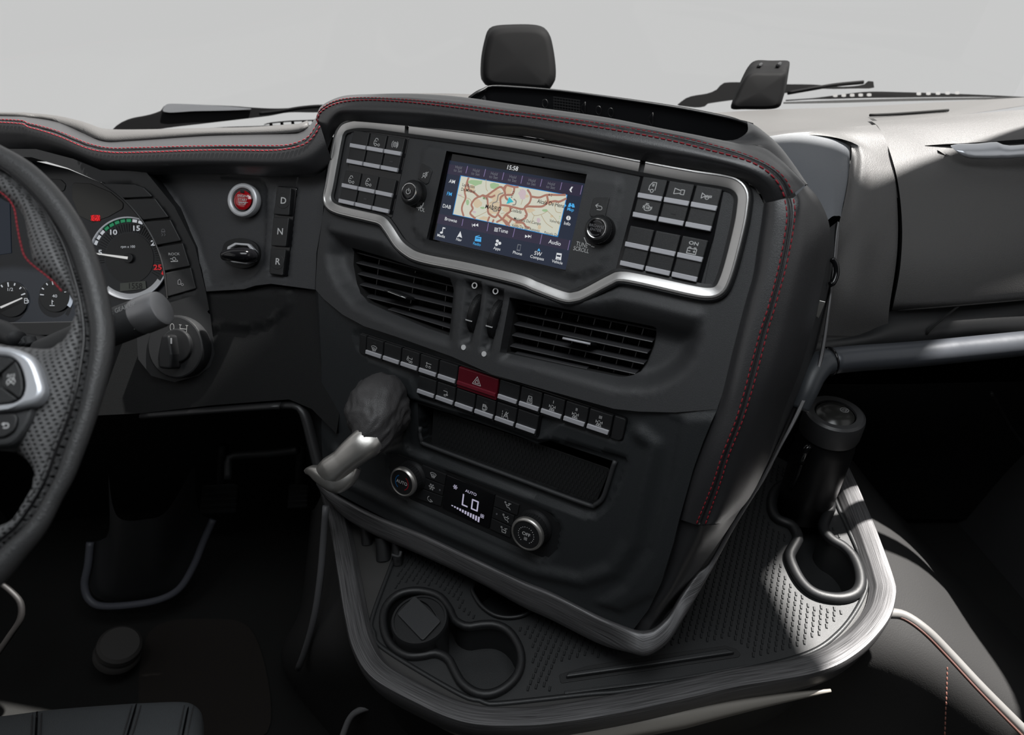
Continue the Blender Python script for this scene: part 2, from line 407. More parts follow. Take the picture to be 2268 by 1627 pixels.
# ================================================================= SETTING
def box(name, lo, hi, m, parent=None, bev=0, kind=None, label=None):
    bm = bmesh.new(); bmesh.ops.create_cube(bm, size=1)
    c = (Vector(lo) + Vector(hi)) / 2; d = Vector(hi) - Vector(lo)
    for v in bm.verts: v.co = Vector((v.co.x * d.x, v.co.y * d.y, v.co.z * d.z))
    if bev: bmesh.ops.bevel(bm, geom=list(bm.edges), offset=bev, segments=2, affect='EDGES')
    me = bpy.data.meshes.new(name); bm.to_mesh(me); bm.free(); return link(name, me, m, parent, Matrix.Translation(c), label, kind)
def quad_wall(name, pts, m, kind='structure', th=.03):
    o = link(name, mesh_from(pts, [list(range(len(pts)))], sm=False), m, kind=kind); md = o.modifiers.new('s', 'SOLIDIFY'); md.thickness = th; md.offset = 0; return o
FZ = -1.35; WX = 1.25
box('floor', (-WX, -1.0, FZ - .04), (WX, 1.40, FZ), carpet, kind='structure')
box('ceiling', (-WX, -1.0, .86), (WX, 1.25, .90), trimw, kind='structure')
box('wall_back', (-WX, -1.04, FZ), (WX, -1.0, .90), trimw, kind='structure')
for sd, nm in ((-1, 'left'), (1, 'right')):     # side walls; the unseen door window is outlined to steer the sun
    o = [(-1.0, FZ), (1.40, FZ), (1.40, -.44), (1.19, -.42), (1.17, .88), (-1.0, .88)]; h = [(-.45, -.28), (.98, -.28), (.99, .15), (1.02, .42), (.95, .79), (-.45, .79)]
    pl = Plane((WX * sd, 0, 0), axes=((0, 1, 0), (0, 0, 1)))
    plateL('wall_' + nm, o, pl, .02, .04, trimw, holes=[h], kind='structure')
quad_wall('wall_front', [(-WX, 1.40, FZ), (WX, 1.40, FZ), (WX, 1.40, -.46), (-WX, 1.40, -.46)], dark_pl)
box('wall_sun_block', (-WX, 1.16, -.52), (WX, 1.40, -.50), dark_pl, kind='structure')  # unseen plate added to stop sun leaking into the footwell
for sd, nm in ((-1, 1), (1, 2)):                # pillars behind the wrap-around windscreen
    tube('trim_%d' % nm, [(1.235 * sd, 1.18, -.42), (1.235 * sd, 1.17, .2), (1.235 * sd, 1.16, .86)], .022, trimw, n=6, kind='structure')
box('wall_sun_block', (-WX, 1.03, -.70), (-.2, 1.40, -.68), dark_pl, kind='structure')  # added behind the knee panel to block sun spots on the floor
box('wall_sun_block', (-.2, 1.06, -.68), (.3, 1.40, -.66), dark_pl, kind='structure')  # added to close the remaining sun gap beside the console
glass = bpy.data.materials.new('windscreen glass'); glass.use_nodes = True; nt = glass.node_tree; nt.nodes.clear()
o_ = nt.nodes.new('ShaderNodeOutputMaterial'); mxs = nt.nodes.new('ShaderNodeMixShader'); tr = nt.nodes.new('ShaderNodeBsdfTransparent'); gl = nt.nodes.new('ShaderNodeBsdfGlossy')
tr.inputs[0].default_value = (.97, .975, .97, 1); gl.inputs['Roughness'].default_value = .02; mxs.inputs[0].default_value = .025
nt.links.new(tr.outputs[0], mxs.inputs[1]); nt.links.new(gl.outputs[0], mxs.inputs[2]); nt.links.new(mxs.outputs[0], o_.inputs[0])
link('window_1', mesh_from([(-1.25, 1.42, -.42), (1.25, 1.42, -.42), (1.22, 1.25, .88), (-1.22, 1.25, .88)], [[0, 1, 2, 3]], sm=False), glass, kind='structure')

# ================================================================= DASHBOARD, driver side
dash = thing('dashboard', 'black dashboard in front of the steering wheel with a leather top sewn in red', 'dashboard', tuple(PL.at(450, 500)))
def PO(pl, L): return [pl.at(x, y, o) for x, y, o in L]
up_st = [(-400, 256), (0, 264), (64, 273), (128, 290), (192, 316), (240, 327), (294, 327), (467, 322.5), (615, 322), (652, 317), (677, 307), (689, 295), (703, 272)]
lo_st = [(-400, 263), (0, 271), (64, 282), (128, 301), (192, 328), (240, 337), (294, 338), (467, 332.5), (590, 333.5), (640, 329), (677, 318), (697, 298), (709, 278)]
face_b = [(-400, 322), (0, 326), (80, 329), (160, 350), (224, 375), (320, 379), (479, 376), (600, 382), (671, 384), (703, 379), (735, 356)]
face_m = [(-400, 290), (0, 296), (72, 304), (140, 325), (205, 352), (270, 362), (380, 360), (500, 360), (600, 362), (660, 358), (695, 345), (722, 318)]
top_b = [(-400, 250), (0, 257), (64, 260), (128, 270), (185, 293), (230, 313), (288, 312), (447, 301), (560, 297), (640, 295.5), (668, 292), (684, 280), (698, 262)]
rows = [PO(PL, [(x, y + 8, .020) for x, y in face_b]), PO(PL, [(x, y, .030) for x, y in face_b]), PO(PL, [(x, y, .047) for x, y in face_m]), PO(PL, [(x, y, .05) for x, y in lo_st]),
        PO(PL, [(a[0], (a[1] + b[1]) / 2 + 1.5, .0485) for a, b in zip(up_st, lo_st)]), PO(PL, [(a[0], (a[1] + b[1]) / 2 , .0455) for a, b in zip(up_st, lo_st)]),
        PO(PL, [(a[0], (a[1] + b[1]) / 2 - 1.5, .0465) for a, b in zip(up_st, lo_st)]), PO(PL, [(x, y, .045) for x, y in up_st]), PO(PL, [(x, y, .01) for x, y in top_b])]
for i, (a, b) in enumerate(zip(up_st, top_b)):
    if b[0] < 660: z0 = rows[7][i].z; d = ray(*b); rows[8][i] = d * ((z0 - .003) / d.z)
PB_ = [v.copy() for v in rows[8]]; rows.append([v + Vector((0, .012, -.012)) for v in PB_])
pad = loft('leather_pad', rows, leather, dash, 150, 48, thick=0)
stitches('red_stitching', PO(PL, [(x, y, .0515) for x, y in lo_st]), thread, pad, gap=.0072, length=.0058, r=.0009)
stitches('red_stitching', PO(PL, [(x, y, .0465) for x, y in up_st]), thread, pad, gap=.0072, length=.0052, r=.0007)
# dash shelf under the windscreen
def shelf(name, L, z, m, parent, th=.01):
    pl = HX(z); return plate(name, L, pl, 0, th, m, parent, bev=.002)
P_ = lambda x, y, z: HX(z).at(x, y)
loft('dash_shelf', [[v + Vector((0, .001, -.002)) for v in PB_[:-1]],
     [PL.at(x, y, -.02) for x, y in ((-400, 249), (0, 256), (64, 258), (128, 265), (185, 279), (235, 297), (288, 298.5), (447, 297), (560, 294), (640, 290), (668, 286), (684, 277))],
     [PL.at(x, y, -.16) for x, y in ((-400, 249), (0, 256), (64, 258), (128, 266), (180, 277), (225, 291), (288, 294), (447, 291), (560, 288.5), (640, 283), (668, 281), (684, 274))]], dash_pl, dash, 60, 16, thick=.006)
# start panel
relief('start_panel', [(322, 372), (560, 370), (722, 366), (715, 480), (701, 560), (698, 641), (600, 628), (566, 632), (540, 640), (457, 645), (447, 596), (425, 532), (384, 449), (329, 384)], PL, [
    ([(329, 385), (570, 391), (587, 400), (594, 420), (591, 520), (586, 590), (570, 612), (550, 625), (500, 636), (457, 643), (447, 596), (425, 532), (384, 449)], 0, -.006, .006, 'in'),
    ([(614, 406), (661, 410), (650, 520), (639, 617), (592, 611), (604, 500)], 0, -.004, .003, 'in')], .006, start_pl, dash, skirt=.03)
# lower knee panel and dark surfaces beneath
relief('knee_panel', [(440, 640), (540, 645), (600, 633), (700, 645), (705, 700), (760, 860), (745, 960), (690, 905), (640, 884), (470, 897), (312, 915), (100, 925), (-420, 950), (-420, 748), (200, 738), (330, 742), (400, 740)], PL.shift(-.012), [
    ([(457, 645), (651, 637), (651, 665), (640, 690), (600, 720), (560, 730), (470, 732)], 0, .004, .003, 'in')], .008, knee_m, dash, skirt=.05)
KB = PL.shift(-.02)
tube('knee_trim', [KB.at(318, 918), KB.at(400, 912), KB.at(520, 903), KB.at(625, 896)], .012, metal_d, dash, n=14, ry=.006)
tube('knee_trim', [KB.at(627, 897), KB.at(660, 899), KB.at(676, 920), KB.at(692, 980), KB.at(712, 1060)], .009, metal_d, dash, n=16, ry=.006)
tube('lower_ledge', [D(505, 1060, 1.3), D(508, 1015, 1.3), D(530, 1008, 1.3), D(600, 1003, 1.28), D(660, 996, 1.26)], .008, dark_pl, dash, n=20)
# engine start button
sb = thing('start_button', 'red round engine start button in a pale silver ring', 'button', tuple(PL.at(535, 442)))
disc('ring', 535.5, 442, .0262, PL, .012, .014, ring_w, sb, bev=.003, hole=.0180)
disc('collar', 536.5, 442, .0182, PL, .009, .011, gloss, sb, bev=.0006)
lathe('button_cap', [(0, .0030), (.008, .0027), (.013, .0016), (.0150, 0), (.0150, -.004), (0, -.004)], PL.mat(.011, *PL.loc(537, 443, .011)), red_gl, sb)
PS_ = PL.shift(.0145)
fill('lamp_window', [[(532, 421), (541, 422), (541, 427), (532, 426)]], PS_, 0, dark_pl, sb)
for i, t_ in enumerate(('ENGINE', 'START', 'STOP')): text('lettering', t_, 538 - i * .6, 434 + i * 8.6, 5.6, PS_, .0004, white, sb, bold=.006)
fill('lettering_line', [[(527, 446.5), (549, 447.8), (549, 448.8), (527, 447.5)]], PS_, .0003, white, sb)
# ignition switch
ig = thing('ignition_switch', 'oval ignition key switch with a pale surround below the red start button', 'switch', tuple(PL.at(531, 562)))
plate('socket', smooth_px([(500, 535), (535, 527), (566, 540), (573, 565), (560, 588), (530, 594), (500, 580), (492, 558)], 40), PL, .001, .008, dark_pl, ig)
plate('surround', [(503, 546), (520, 537), (550, 539), (566, 556), (564, 577), (545, 585), (515, 581), (500, 573)], PL, .008, .008, ring_w, ig, bev=.001, rnd=.004,
      holes=[[(510, 549), (523, 542), (547, 544), (560, 558), (558, 573), (543, 580), (518, 576), (506, 569)]])
tube('key_head', [PL.at(497, 566, .03), PL.at(515, 564, .032), PL.at(545, 565, .025), PL.at(560, 566, .012)], .0125, gloss, ig, n=20, k=16, ry=.011, scale=[.7, 1, 1.05, .9])
disc('key_stud', 499, 567, .0028, PL, .036, .004, chrome, ig)
# D N R selector
sel = thing('gear_selector', 'three key gear selector marked D N R right of the start button', 'selector', tuple(PL.at(626, 512)))
plate('housing', [(613, 411), (658, 415), (636, 613), (596, 605)], PL, 0, .01, gloss, sel, rnd=.004, bev=.001)
for i, (t_, q) in enumerate(zip('DNR', ([(616, 412), (645, 416), (640, 477), (605, 474)], [(605, 480), (640, 482), (633, 546), (600, 544)], [(599, 550), (633, 552), (626, 610), (597, 606)]))):
    kx = link_ = plate('selector_key', q, PL, .007, .012, btn, sel, rnd=.0025, bev=.0012)
    cx = sum(p[0] for p in q) / 4; cy = sum(p[1] for p in q) / 4
    if i != 1: plate('finger_recess', [(cx + 15 * math.cos(a), cy + 17 * math.sin(a)) for a in [2 * PI * k / 24 for k in range(24)]], PL, .0074, .001, btn, kx, bev=.0004)
    text('letter', t_, cx + 1, cy, 14.5, PL, .0078, white, kx, bold=.02)
# ---- rotary light switch
lamp_p = mat('pale grey print', (.30, .30, .30), .6)
rs = thing('light_switch', 'dark round rotary light switch below the gear stalk', 'switch', tuple(PL.at(385, 768)))
disc('switch_base', 387, 768, .051, PL, .012, .026, plastic_bl, rs, bev=.003)
disc('knob_base', 389, 765, .027, PL, .018, .01, plastic_bl, rs, bev=.002)
a, b = PL.loc(380, 777, .02)
plateL('knob_grip', [(a - .008, b + .026), (a + .006, b + .026), (a + .013, b - .004), (a + .012, b - .028), (a - .010, b - .028), (a - .0125, b - .004)], PL, .036, .028, plastic_bl, rs, bev=.004, rnd=.006, res=3)
fill('marker', [[(377.5, 748), (381, 748), (381, 761), (377.5, 761)]], PL, .0365, white, rs)
strokes('symbol', [[(.0035 * math.cos(a_), .0055 * math.sin(a_)) for a_ in [2 * PI * k / 16 for k in range(17)]]], .0005, PL, .0125, lamp_p, rs, *PL.loc(381, 724, .0125))
strokes('symbol', [[(-.006, .006), (-.006, -.006)], [(.006, .006), (.006, -.006)], [(-.006, 0), (.006, 0)], [(-.008, .006), (-.004, .006)], [(-.008, -.006), (-.004, -.006)], [(.008, .006), (.004, .006)], [(.008, -.006), (.004, -.006)]], .00045, PL, .0125, lamp_p, rs, *PL.loc(406, 728, .0125))

# ================================================================= INSTRUMENT CLUSTER
ic = thing('instrument_cluster', 'instrument cluster behind the steering wheel with rev counter and switch column', 'instrument cluster', tuple(PC.at(200, 600)))
navy = mat('cluster face', (.010, .012, .016), .22)
plate('dial_face', [(-420, 330), (60, 352), (150, 374), (225, 405), (285, 440), (322, 489), (352, 546), (372, 600), (385, 670), (385, 720), (-420, 745)], PC, 0, .01, navy, ic)
relief('cluster_hood', [(-420, 326), (80, 330), (160, 351), (224, 377), (322, 379), (386, 457), (432, 546), (455, 641), (466, 700), (472, 760), (478, 800), (440, 832), (387, 846), (335, 832), (306, 795), (303, 745), (378, 700), (369, 657), (364, 600), (348, 546), (316, 489), (273, 440), (225, 405), (150, 372), (70, 348), (-420, 338)], PB, [
   ([(298, 407), (341, 437), (375, 480), (403, 532), (421, 587), (435, 643), (365, 662), (360, 600), (345, 546), (313, 489), (270, 440), (222, 404)], 0, -.005, .003, 'in')], .007, plastic_bl, ic, skirt=.04)
plate('lower_bezel', [(-420, 722), (200, 712), (262, 706), (262, 740), (100, 742), (-420, 756)], PB, -.01, .02, plastic_bl, ic)
scr = [(-170, 386), (20, 400), (25, 560), (-170, 590)]
plate('trip_display', scr, PC, .001, .001, emi('trip display dark', (.006, .010, .018)), ic)
plate('lamp_window', [(160, 404), (200, 406), (245, 425), (273, 449), (272, 462), (240, 480), (205, 492), (175, 478), (160, 440)], PC, .001, .001, mat('smoked window', (.035, .034, .030), .35), ic, rnd=.006)
plate('lamp_window', [(95, 395), (135, 397), (146, 408), (142, 424), (110, 420)], PC, .001, .001, mat('smoked window dark', (.012, .013, .015), .3), ic, rnd=.006)
wl_ = plate('warning_lamp', [(201, 476), (221, 476), (221, 489), (201, 489)], PC, .0018, .0008, emi('red lamp', (.75, .01, .015)), ic, rnd=.002)
a, b = PC.loc(211, 482.5, .002)
strokes('symbol', [circ(0, 0, .004, 14) + [(.004, 0)], circ(0, 0, .007, 8, -.8, .8), circ(0, 0, .007, 8, PI - .8, PI + .8), [(-.001, -.0025), (-.001, .0025), (.0015, .0018), (.0015, .0003), (-.001, 0)]], .0004, PC, .0023, dark_pl, ic, a, b)
# rev counter
tx, ty = 287.5, 572; ta, tb = PC.loc(tx, ty, .004); k_ = pxm(tx, ty, PC, .004); TR = 87.5 * k_ * 1.015
tp = Plane(PC.W(ta, tb, .004), axes=(PC.u, PC.v))
def td(name, polys, off, m): return link(name, curve_mesh(polys, .0003, 0), m, tach, tp.mat(off))
tach = tag(plateL('rev_counter_dial', circ(0, 0, TR, 64), tp, 0, .004, mat('dial grey', (.018, .020, .023), .4), ic), 'x', 'x')
del tach['category']; del tach['label']
def ringseg(r0, r1, a0, a1, n=10): return circ(0, 0, r1, n, a0, a1) + circ(0, 0, r0, n, a1, a0)
link('dial_ring', curve_mesh([circ(0, 0, TR * 1.03, 72), circ(0, 0, TR * .985, 72)], .0015, .0005), silver_w, tach, tp.mat(.002))
link('dial_ring_band', curve_mesh([ringseg(TR * .88, TR * .98, -2.25, -.62, 30)], .0008, 0), ring_w, tach, tp.mat(.001))
td('dial_centre', [circ(0, 0, TR * .62, 60)], .0006, mat('dial centre', (.008, .009, .010), .35))
dw, dg, dr_ = emi('dial white', (.42, .44, .47)), emi('dial green', (.008, .17, .07)), emi('dial red', (.45, .01, .015))
rad = lambda v: math.radians(216 - v * 9.35)          # 0..25+ -> angle; 5 left, 15 top, 25 right
for v in range(6, 26):
    m = dg if 9 <= v < 14 else (dr_ if v >= 24 else (dw if v < 17 else None))
    if m: td('scale_mark', [ringseg(TR * .90, TR * .97, rad(v + 1) + .025, rad(v) - .02, 5)], .0010, m)
link('dial_ticks', curve_mesh([ringseg(TR * .66, TR * .86, rad(v * .5 + .03), rad(v * .5 - .03), 2) for v in range(6, 54)], .0003, 0), mat('tick dark', (.004, .004, .005), .5), tach, tp.mat(.0008), kind='stuff')
for v, s_, m in ((10, '10', dw), (15, '15', dw), (20, '20', dw), (25, '25', dr_), (5, '5', dw)):
    text('number', s_, TR * .76 * math.cos(rad(v)), TR * .76 * math.sin(rad(v)), .0085, tp, .0014, m, tach, local=True, sx=1.25, bold=.03)
text('caption', 'rpm x 100', -.002, .019, .0042, tp, .0014, dw, tach, local=True)
nd = math.radians(172)
link('needle', curve_mesh([[(-.0022 * math.sin(nd), .0022 * math.cos(nd)), (TR * .84 * math.cos(nd) - .001 * math.sin(nd), TR * .84 * math.sin(nd) + .001 * math.cos(nd)), (TR * .84 * math.cos(nd) + .001 * math.sin(nd), TR * .84 * math.sin(nd) - .001 * math.cos(nd)), (.0022 * math.sin(nd), -.0022 * math.cos(nd))]], .0006, .0002), emi('needle', (.55, .55, .54)), tach, tp.mat(.005))
disc_n = link('needle_hub', curve_mesh([circ(0, 0, .008, 30)], .002, .0006), plastic_bl, tach, tp.mat(.003))
fill('clock_display', [[(266, 627), (322, 622), (324, 639), (266, 645)]], PC, .0056, mat('clock lcd', (.075, .082, .070), .35), tach)
text('clock_digits', '1558', 299, 633.5, 13, PC, .006, mat('lcd ink', (.008, .008, .008), .5), tach, sx=.95, bold=.01)
# small gauges
for (gx, gy, sy, nm) in ((24, 662, 40, 'fuel_gauge'), (122, 655, 36, 'temperature_gauge')):
    ga, gb = PC.loc(gx, gy, .002); gp = Plane(PC.W(ga, gb, .002), axes=(PC.u, PC.v)); gr = sy * pxm(gx, gy, PC, .002)
    g = plateL(nm, circ(0, 0, gr, 40), gp, .001, .002, mat(nm + ' face', (.003, .0035, .004), .3), ic)
    for q in range(7):
        an = math.radians(175 - q * 26); l0 = .68 if q % 3 == 0 else .78
        link('tick', curve_mesh([ringseg(gr * l0, gr * .92, an - .04, an + .04, 2)], .0002, 0), dw, g, gp.mat(.0014))
    if nm[0] == 'f':
        text('mark', '1/2', 0, gr * .52, .0055, gp, .0016, dw, g, local=True, sx=1.2)
        link('needle', curve_mesh([[(-gr * .55, -gr * .42), (-gr * .5, -gr * .52), (gr * .74, gr * .02), (gr * .72, gr * .08)]], .0004, 0), emi('small needle', (.5, .5, .5)), g, gp.mat(.003))
        strokes('fuel_symbol', [[(-.003, -.004), (-.003, .004), (.002, .004), (.002, -.004), (-.003, -.004)], [(.002, .002), (.004, .001), (.004, -.003)], [(-.003, .001), (.002, .001)]], .0005, PC, .0045, dw, g, *PC.loc(58, 666, .0045))
    else:
        text('mark', '40', gr * .02, -gr * .02, .0052, gp, .0016, dw, g, local=True, sx=1.2)
        link('gauge_arc', curve_mesh([ringseg(gr * 1.0, gr * 1.22, -.62, .62, 10)], .0006, 0), emi('gauge arc', (.34, .38, .44)), g, gp.mat(.002))
        strokes('coolant_symbol', [[(0, -.002), (0, .005)], [(-.004, -.004), (.004, -.004)], [(0, .003), (.002, .003)]], .0006, gp, .002, dw, g, -.004, -gr * .45)
# switch column on the cluster's right side
cells = [([(226, 406), (298, 408), (318, 415), (339, 436), (272, 438.5)], None), ([(274, 441.5), (343, 439), (374, 481), (317, 487)], None), ([(318.5, 490.5), (377, 486), (401, 533), (346.5, 543)], 'skid'),
         ([(348, 547), (404.5, 538), (420.5, 589), (364.5, 600)], 'rock'), ([(366, 604), (422.5, 592.5), (434, 639), (371, 657)], 'lamp')]
for q, sym in cells:
    k = plate('cluster_switch', q, PB, .003, .012, btn, ic, rnd=.002, bev=.0012)
    cx = sum(p[0] for p in q) / len(q) + 1; cy = sum(p[1] for p in q) / len(q) + 2; la, lb = PB.loc(cx, cy, .0034)
    if sym == 'skid': strokes('symbol', [[(-.003, .002), (-.0015, .0055), (.0015, .0055), (.003, .002), (-.003, .002)], [(-.003, .001), (.003, .001)], [(-.003, -.001), (-.001, -.003), (-.003, -.005)], [(.001, -.001), (.003, -.003), (.001, -.005)]], .0004, PB, .0034, grey_p, k, la, lb)
    if sym == 'rock': text('lettering', 'ROCK', cx, cy - 8, 5.6, PB, .0034, white, k, sx=1.2); strokes('symbol', [circ(0, -.002, .0026, 12) + [(.0026, -.002)], [(-.0055, -.006), (.0055, -.006)], [(-.006, -.0015), (-.004, -.0015)], [(.004, -.0035), (.0055, -.005)]], .0005, PB, .0034, white, k, la, lb)
    if sym == 'lamp': strokes('symbol', [[(-.004, -.003), (-.0035, .003), (-.0005, .005), (.001, .002), (.0005, -.003), (-.004, -.003)], circ(.003, -.0035, .0018, 10) + [(.0048, -.0035)]], .0004, PB, .0034, grey_p, k, la, lb)
inner = [(225, 404), (273, 440), (316, 489), (348, 546), (364, 600), (371, 660)]
sweep('cluster_edge', [PB.at(x, y, .001) for x, y in inner], [(-.0015, -.02), (.0015, -.02), (.0015, .002), (0, .003), (-.0015, .002)], PB.n, metal_d, ic, n=30)
# ================================================================= CENTRE CONSOLE
con = thing('center_console', 'black centre console turned to the driver with red-stitched leather frame', 'console', tuple(P2.at(1080, 1000)))
BL = [(716, 560), (733, 511), (798, 529), (847, 543), (880, 567), (906, 586), (960, 604), (1016, 619), (1002, 771), (941, 751), (880, 730), (824, 706), (776, 682), (740, 638), (721, 597)]
BR = [(1144, 651), (1200, 667), (1279, 677), (1314, 677), (1363, 672), (1414, 684), (1509, 706), (1552, 716), (1561, 751), (1544, 800), (1520, 830), (1495, 849), (1462, 865), (1428, 873), (1360, 870), (1198, 824), (1095, 800)]
VL = [(784.5, 549.5), (870, 574), (948, 598), (1014.5, 618.5), (1008, 680), (1001, 743), (953, 727), (906, 708), (863, 690), (820, 670), (800, 650), (791, 629), (783, 586)]
VR = [(1145, 661), (1240, 681), (1350, 703), (1450, 723), (1456.5, 727), (1447, 765), (1433, 800), (1418.5, 820), (1405, 830), (1385, 834), (1371, 833), (1250, 808), (1122.5, 780)]
FOUT = [(700, 612), (703, 560), (715, 480), (724, 420), (735, 330), (752, 284), (775, 270), (906, 280), (1190, 306), (1420, 354), (1560, 378), (1622, 391), (1672, 414), (1693, 454), (1690, 500), (1681, 560), (1670, 612), (1655, 672), (1626, 775), (1604, 860), (1588, 906),
        (1496, 913), (1414, 911), (1360, 905), (1198, 860), (1090, 829), (1000, 789), (880, 746), (806, 722), (758, 696), (716, 661), (699, 641)]
ridge = [(716, 560), (721, 597), (740, 638), (776, 682), (824, 706), (880, 730), (941, 751), (1002, 771), (1095, 800), (1198, 824), (1360, 870), (1428, 873), (1462, 865), (1495, 849), (1520, 830), (1544, 800), (1561, 751), (1562, 716)]
lipin = [(1548, 900)]
fascia = relief('upper_fascia', FOUT, P1, [
    (BL, 0, -.022, .026, 'in'), (BR, 0, -.024, .030, 'in'),
    ([(560, 700), (716, 664), (758, 699), (806, 725), (880, 749), (1000, 792), (1090, 832), (1198, 863), (1360, 908), (1414, 914), (1496, 916), (1590, 909), (1700, 1200), (900, 1200)], 0, 0, .01, 'in'),
    ([(733, 505), (800, 521), (850, 534), (884, 558), (912, 574), (1020, 610), (1145, 646), (1240, 668), (1310, 668), (1370, 660), (1420, 670), (1540, 700)], .002, .005, .012, 'band'),
    ([(1033, 618), (1072, 622), (1062, 690), (1040, 770), (1018, 762)], 0, -.012, .006, 'in'), ([(1081, 632), (1120, 640), (1108, 700), (1084, 786), (1062, 776)], 0, -.012, .006, 'in'),
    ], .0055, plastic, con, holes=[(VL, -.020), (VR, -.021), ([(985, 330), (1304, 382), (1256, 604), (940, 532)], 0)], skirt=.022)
# a turned-under lip below the ridge
rows = [[P1.at(x, y, o) for x, y, o in L] for L in (
    [(x, y, .0005) for x, y in [(699, 641), (716, 661), (758, 696), (806, 722), (880, 746), (1000, 789), (1090, 829), (1198, 860), (1360, 905), (1414, 911), (1496, 913), (1590, 906)]],
    [(x, y + 1, -.005) for x, y in [(701, 643), (716, 663), (758, 698), (806, 724), (880, 748), (1000, 791), (1090, 831), (1198, 862), (1360, 907), (1414, 913), (1496, 915), (1588, 908)]])]
# ---- leather cowl over the top
fr_b = [(726, 330, .000), (738, 300, .002), (752, 279, .006), (771, 268, .008), (906, 279, .008), (1000, 287, .008), (1095, 298, .008), (1190, 306, .008), (1420, 355, .008), (1560, 379, .008), (1622, 390, .008), (1669, 412, .006), (1688, 436, .004), (1696, 449, .003)]
fr_m = [(712, 304, .010), (722, 284, .016), (735, 262, .022), (765, 246, .026), (906, 250, .027), (1000, 259, .027), (1095, 272, .027), (1190, 283, .027), (1420, 326, .027), (1560, 352, .027), (1630, 370, .026), (1680, 392, .022), (1706, 420, .016), (1716, 445, .010)]
st_lo = [(703, 275, .012), (702, 261, .016), (717, 242, .021), (752, 227, .025), (812, 221, .026), (906, 226, .026), (1014, 238, .026), (1122, 253, .026), (1190, 261, .026), (1344, 284.5, .026), (1467, 306.6, .026), (1559, 329, .026), (1651, 353.6, .025), (1697, 377, .022), (1725, 407, .018), (1738, 438, .012)]
st_up = [(700, 270, .010), (701, 255, .013), (717, 236, .017), (754, 220, .020), (812, 216, .021), (906, 220.5, .021), (1014, 231, .021), (1122, 245.5, .021), (1190, 253.5, .021), (1344, 275, .021), (1467, 296, .021), (1559, 315.5, .021), (1651, 341.5, .020), (1712, 370.5, .017), (1743, 401, .012), (1756, 430, .008)]
bk = [(699, 262, .000), (700, 248, .000), (720, 229, .002), (757, 213, -.002), (812, 208.5, -.008), (906, 208.5, -.012), (1014, 215, -.014), (1122, 230, -.014), (1190, 239.5, -.014), (1344, 262, -.014), (1467, 287, -.014), (1559, 304, -.013), (1640, 318, -.013), (1690, 325, -.014), (1740, 363, -.014), (1785, 408, -.012)]
bk2 = [(x, y + 5, o - .03) for x, y, o in bk]
def mid(A, B, t, d=0): return [(a[0] * (1 - t) + b[0] * t, a[1] * (1 - t) + b[1] * t, a[2] * (1 - t) + b[2] * t + d) for a, b in zip(A, B)]
n14 = lambda L, n=40: [tuple(v) for v in catmull(L, n)]
A_, B_, M_, U_, K_, K2 = [n14([(x, y, o * 3000) for x, y, o in L]) for L in (fr_b, st_lo, fr_m, st_up, bk, bk2)]
sc_ = lambda L: [(x, y, o / 3000) for x, y, o in L]
A_, B_, M_, U_, K_, K2 = map(sc_, (A_, B_, M_, U_, K_, K2))
R_ = [A_, M_, B_, mid(B_, U_, .30), mid(B_, U_, .45, -.0025), mid(B_, U_, .55, -.0025), mid(B_, U_, .70), U_, mid(U_, K_, .5, .002), K_, K2]
CR = [[P1.at(*p) for p in L] for L in R_]; N_ = len(U_)
def level(x, y, z): d = ray(x, y); return d * (z / d.z)
for i in range(N_):       # the cowl's top runs back level before it drops into the tray recess
    f = i / (N_ - 1); wgt = max(0, min(1, (f - .12) / .08, (.86 - f) / .10)); zu = CR[7][i].z
    for row, t, dz in ((8, .5, .0012), (9, 1.0, -.0025)):
        q = level(U_[i][0] * (1 - t) + K_[i][0] * t, U_[i][1] * (1 - t) + K_[i][1] * t, zu + dz); CR[row][i] = CR[row][i].lerp(q, wgt)
    CR[10][i] = CR[10][i].lerp(CR[9][i] + Vector((0, .008, -.025)), wgt)
cowl = loft('leather_cowl', CR, leather, con, 130, 56)
stitches('red_stitching', [P1.at(x, y, o + .0008) for x, y, o in B_], thread, cowl, gap=.0075, length=.0058, r=.0009)
stitches('red_stitching', [P1.at(x, y, o + .0008) for x, y, o in U_], thread, cowl, gap=.0065, length=.0045, r=.0006)
# cowl shoulder at the right end of the tray recess
loft('cowl_shoulder', [[P1.at(x, y, o) for x, y, o in L] for L in (
    [(1600, 311, -.013), (1640, 318, -.0125), (1690, 325, -.0135), (1740, 363, -.0135), (1786, 408, -.012)],
    [(1630, 309, -.016), (1668, 312, -.018), (1706, 322, -.020), (1746, 360, -.020), (1787, 408, -.016)],
    [(1655, 292, -.025), (1672, 290, -.028), (1713, 314, -.034), (1750, 354, -.034), (1788, 408, -.024)],
    [(1655, 270, -.055), (1678, 281, -.060), (1722, 318, -.065), (1754, 359, -.06), (1789, 409, -.045)],
    [(1655, 276, -.09), (1680, 287, -.10), (1722, 324, -.11), (1754, 365, -.10), (1789, 414, -.08)])], leather, con, 40, 20)
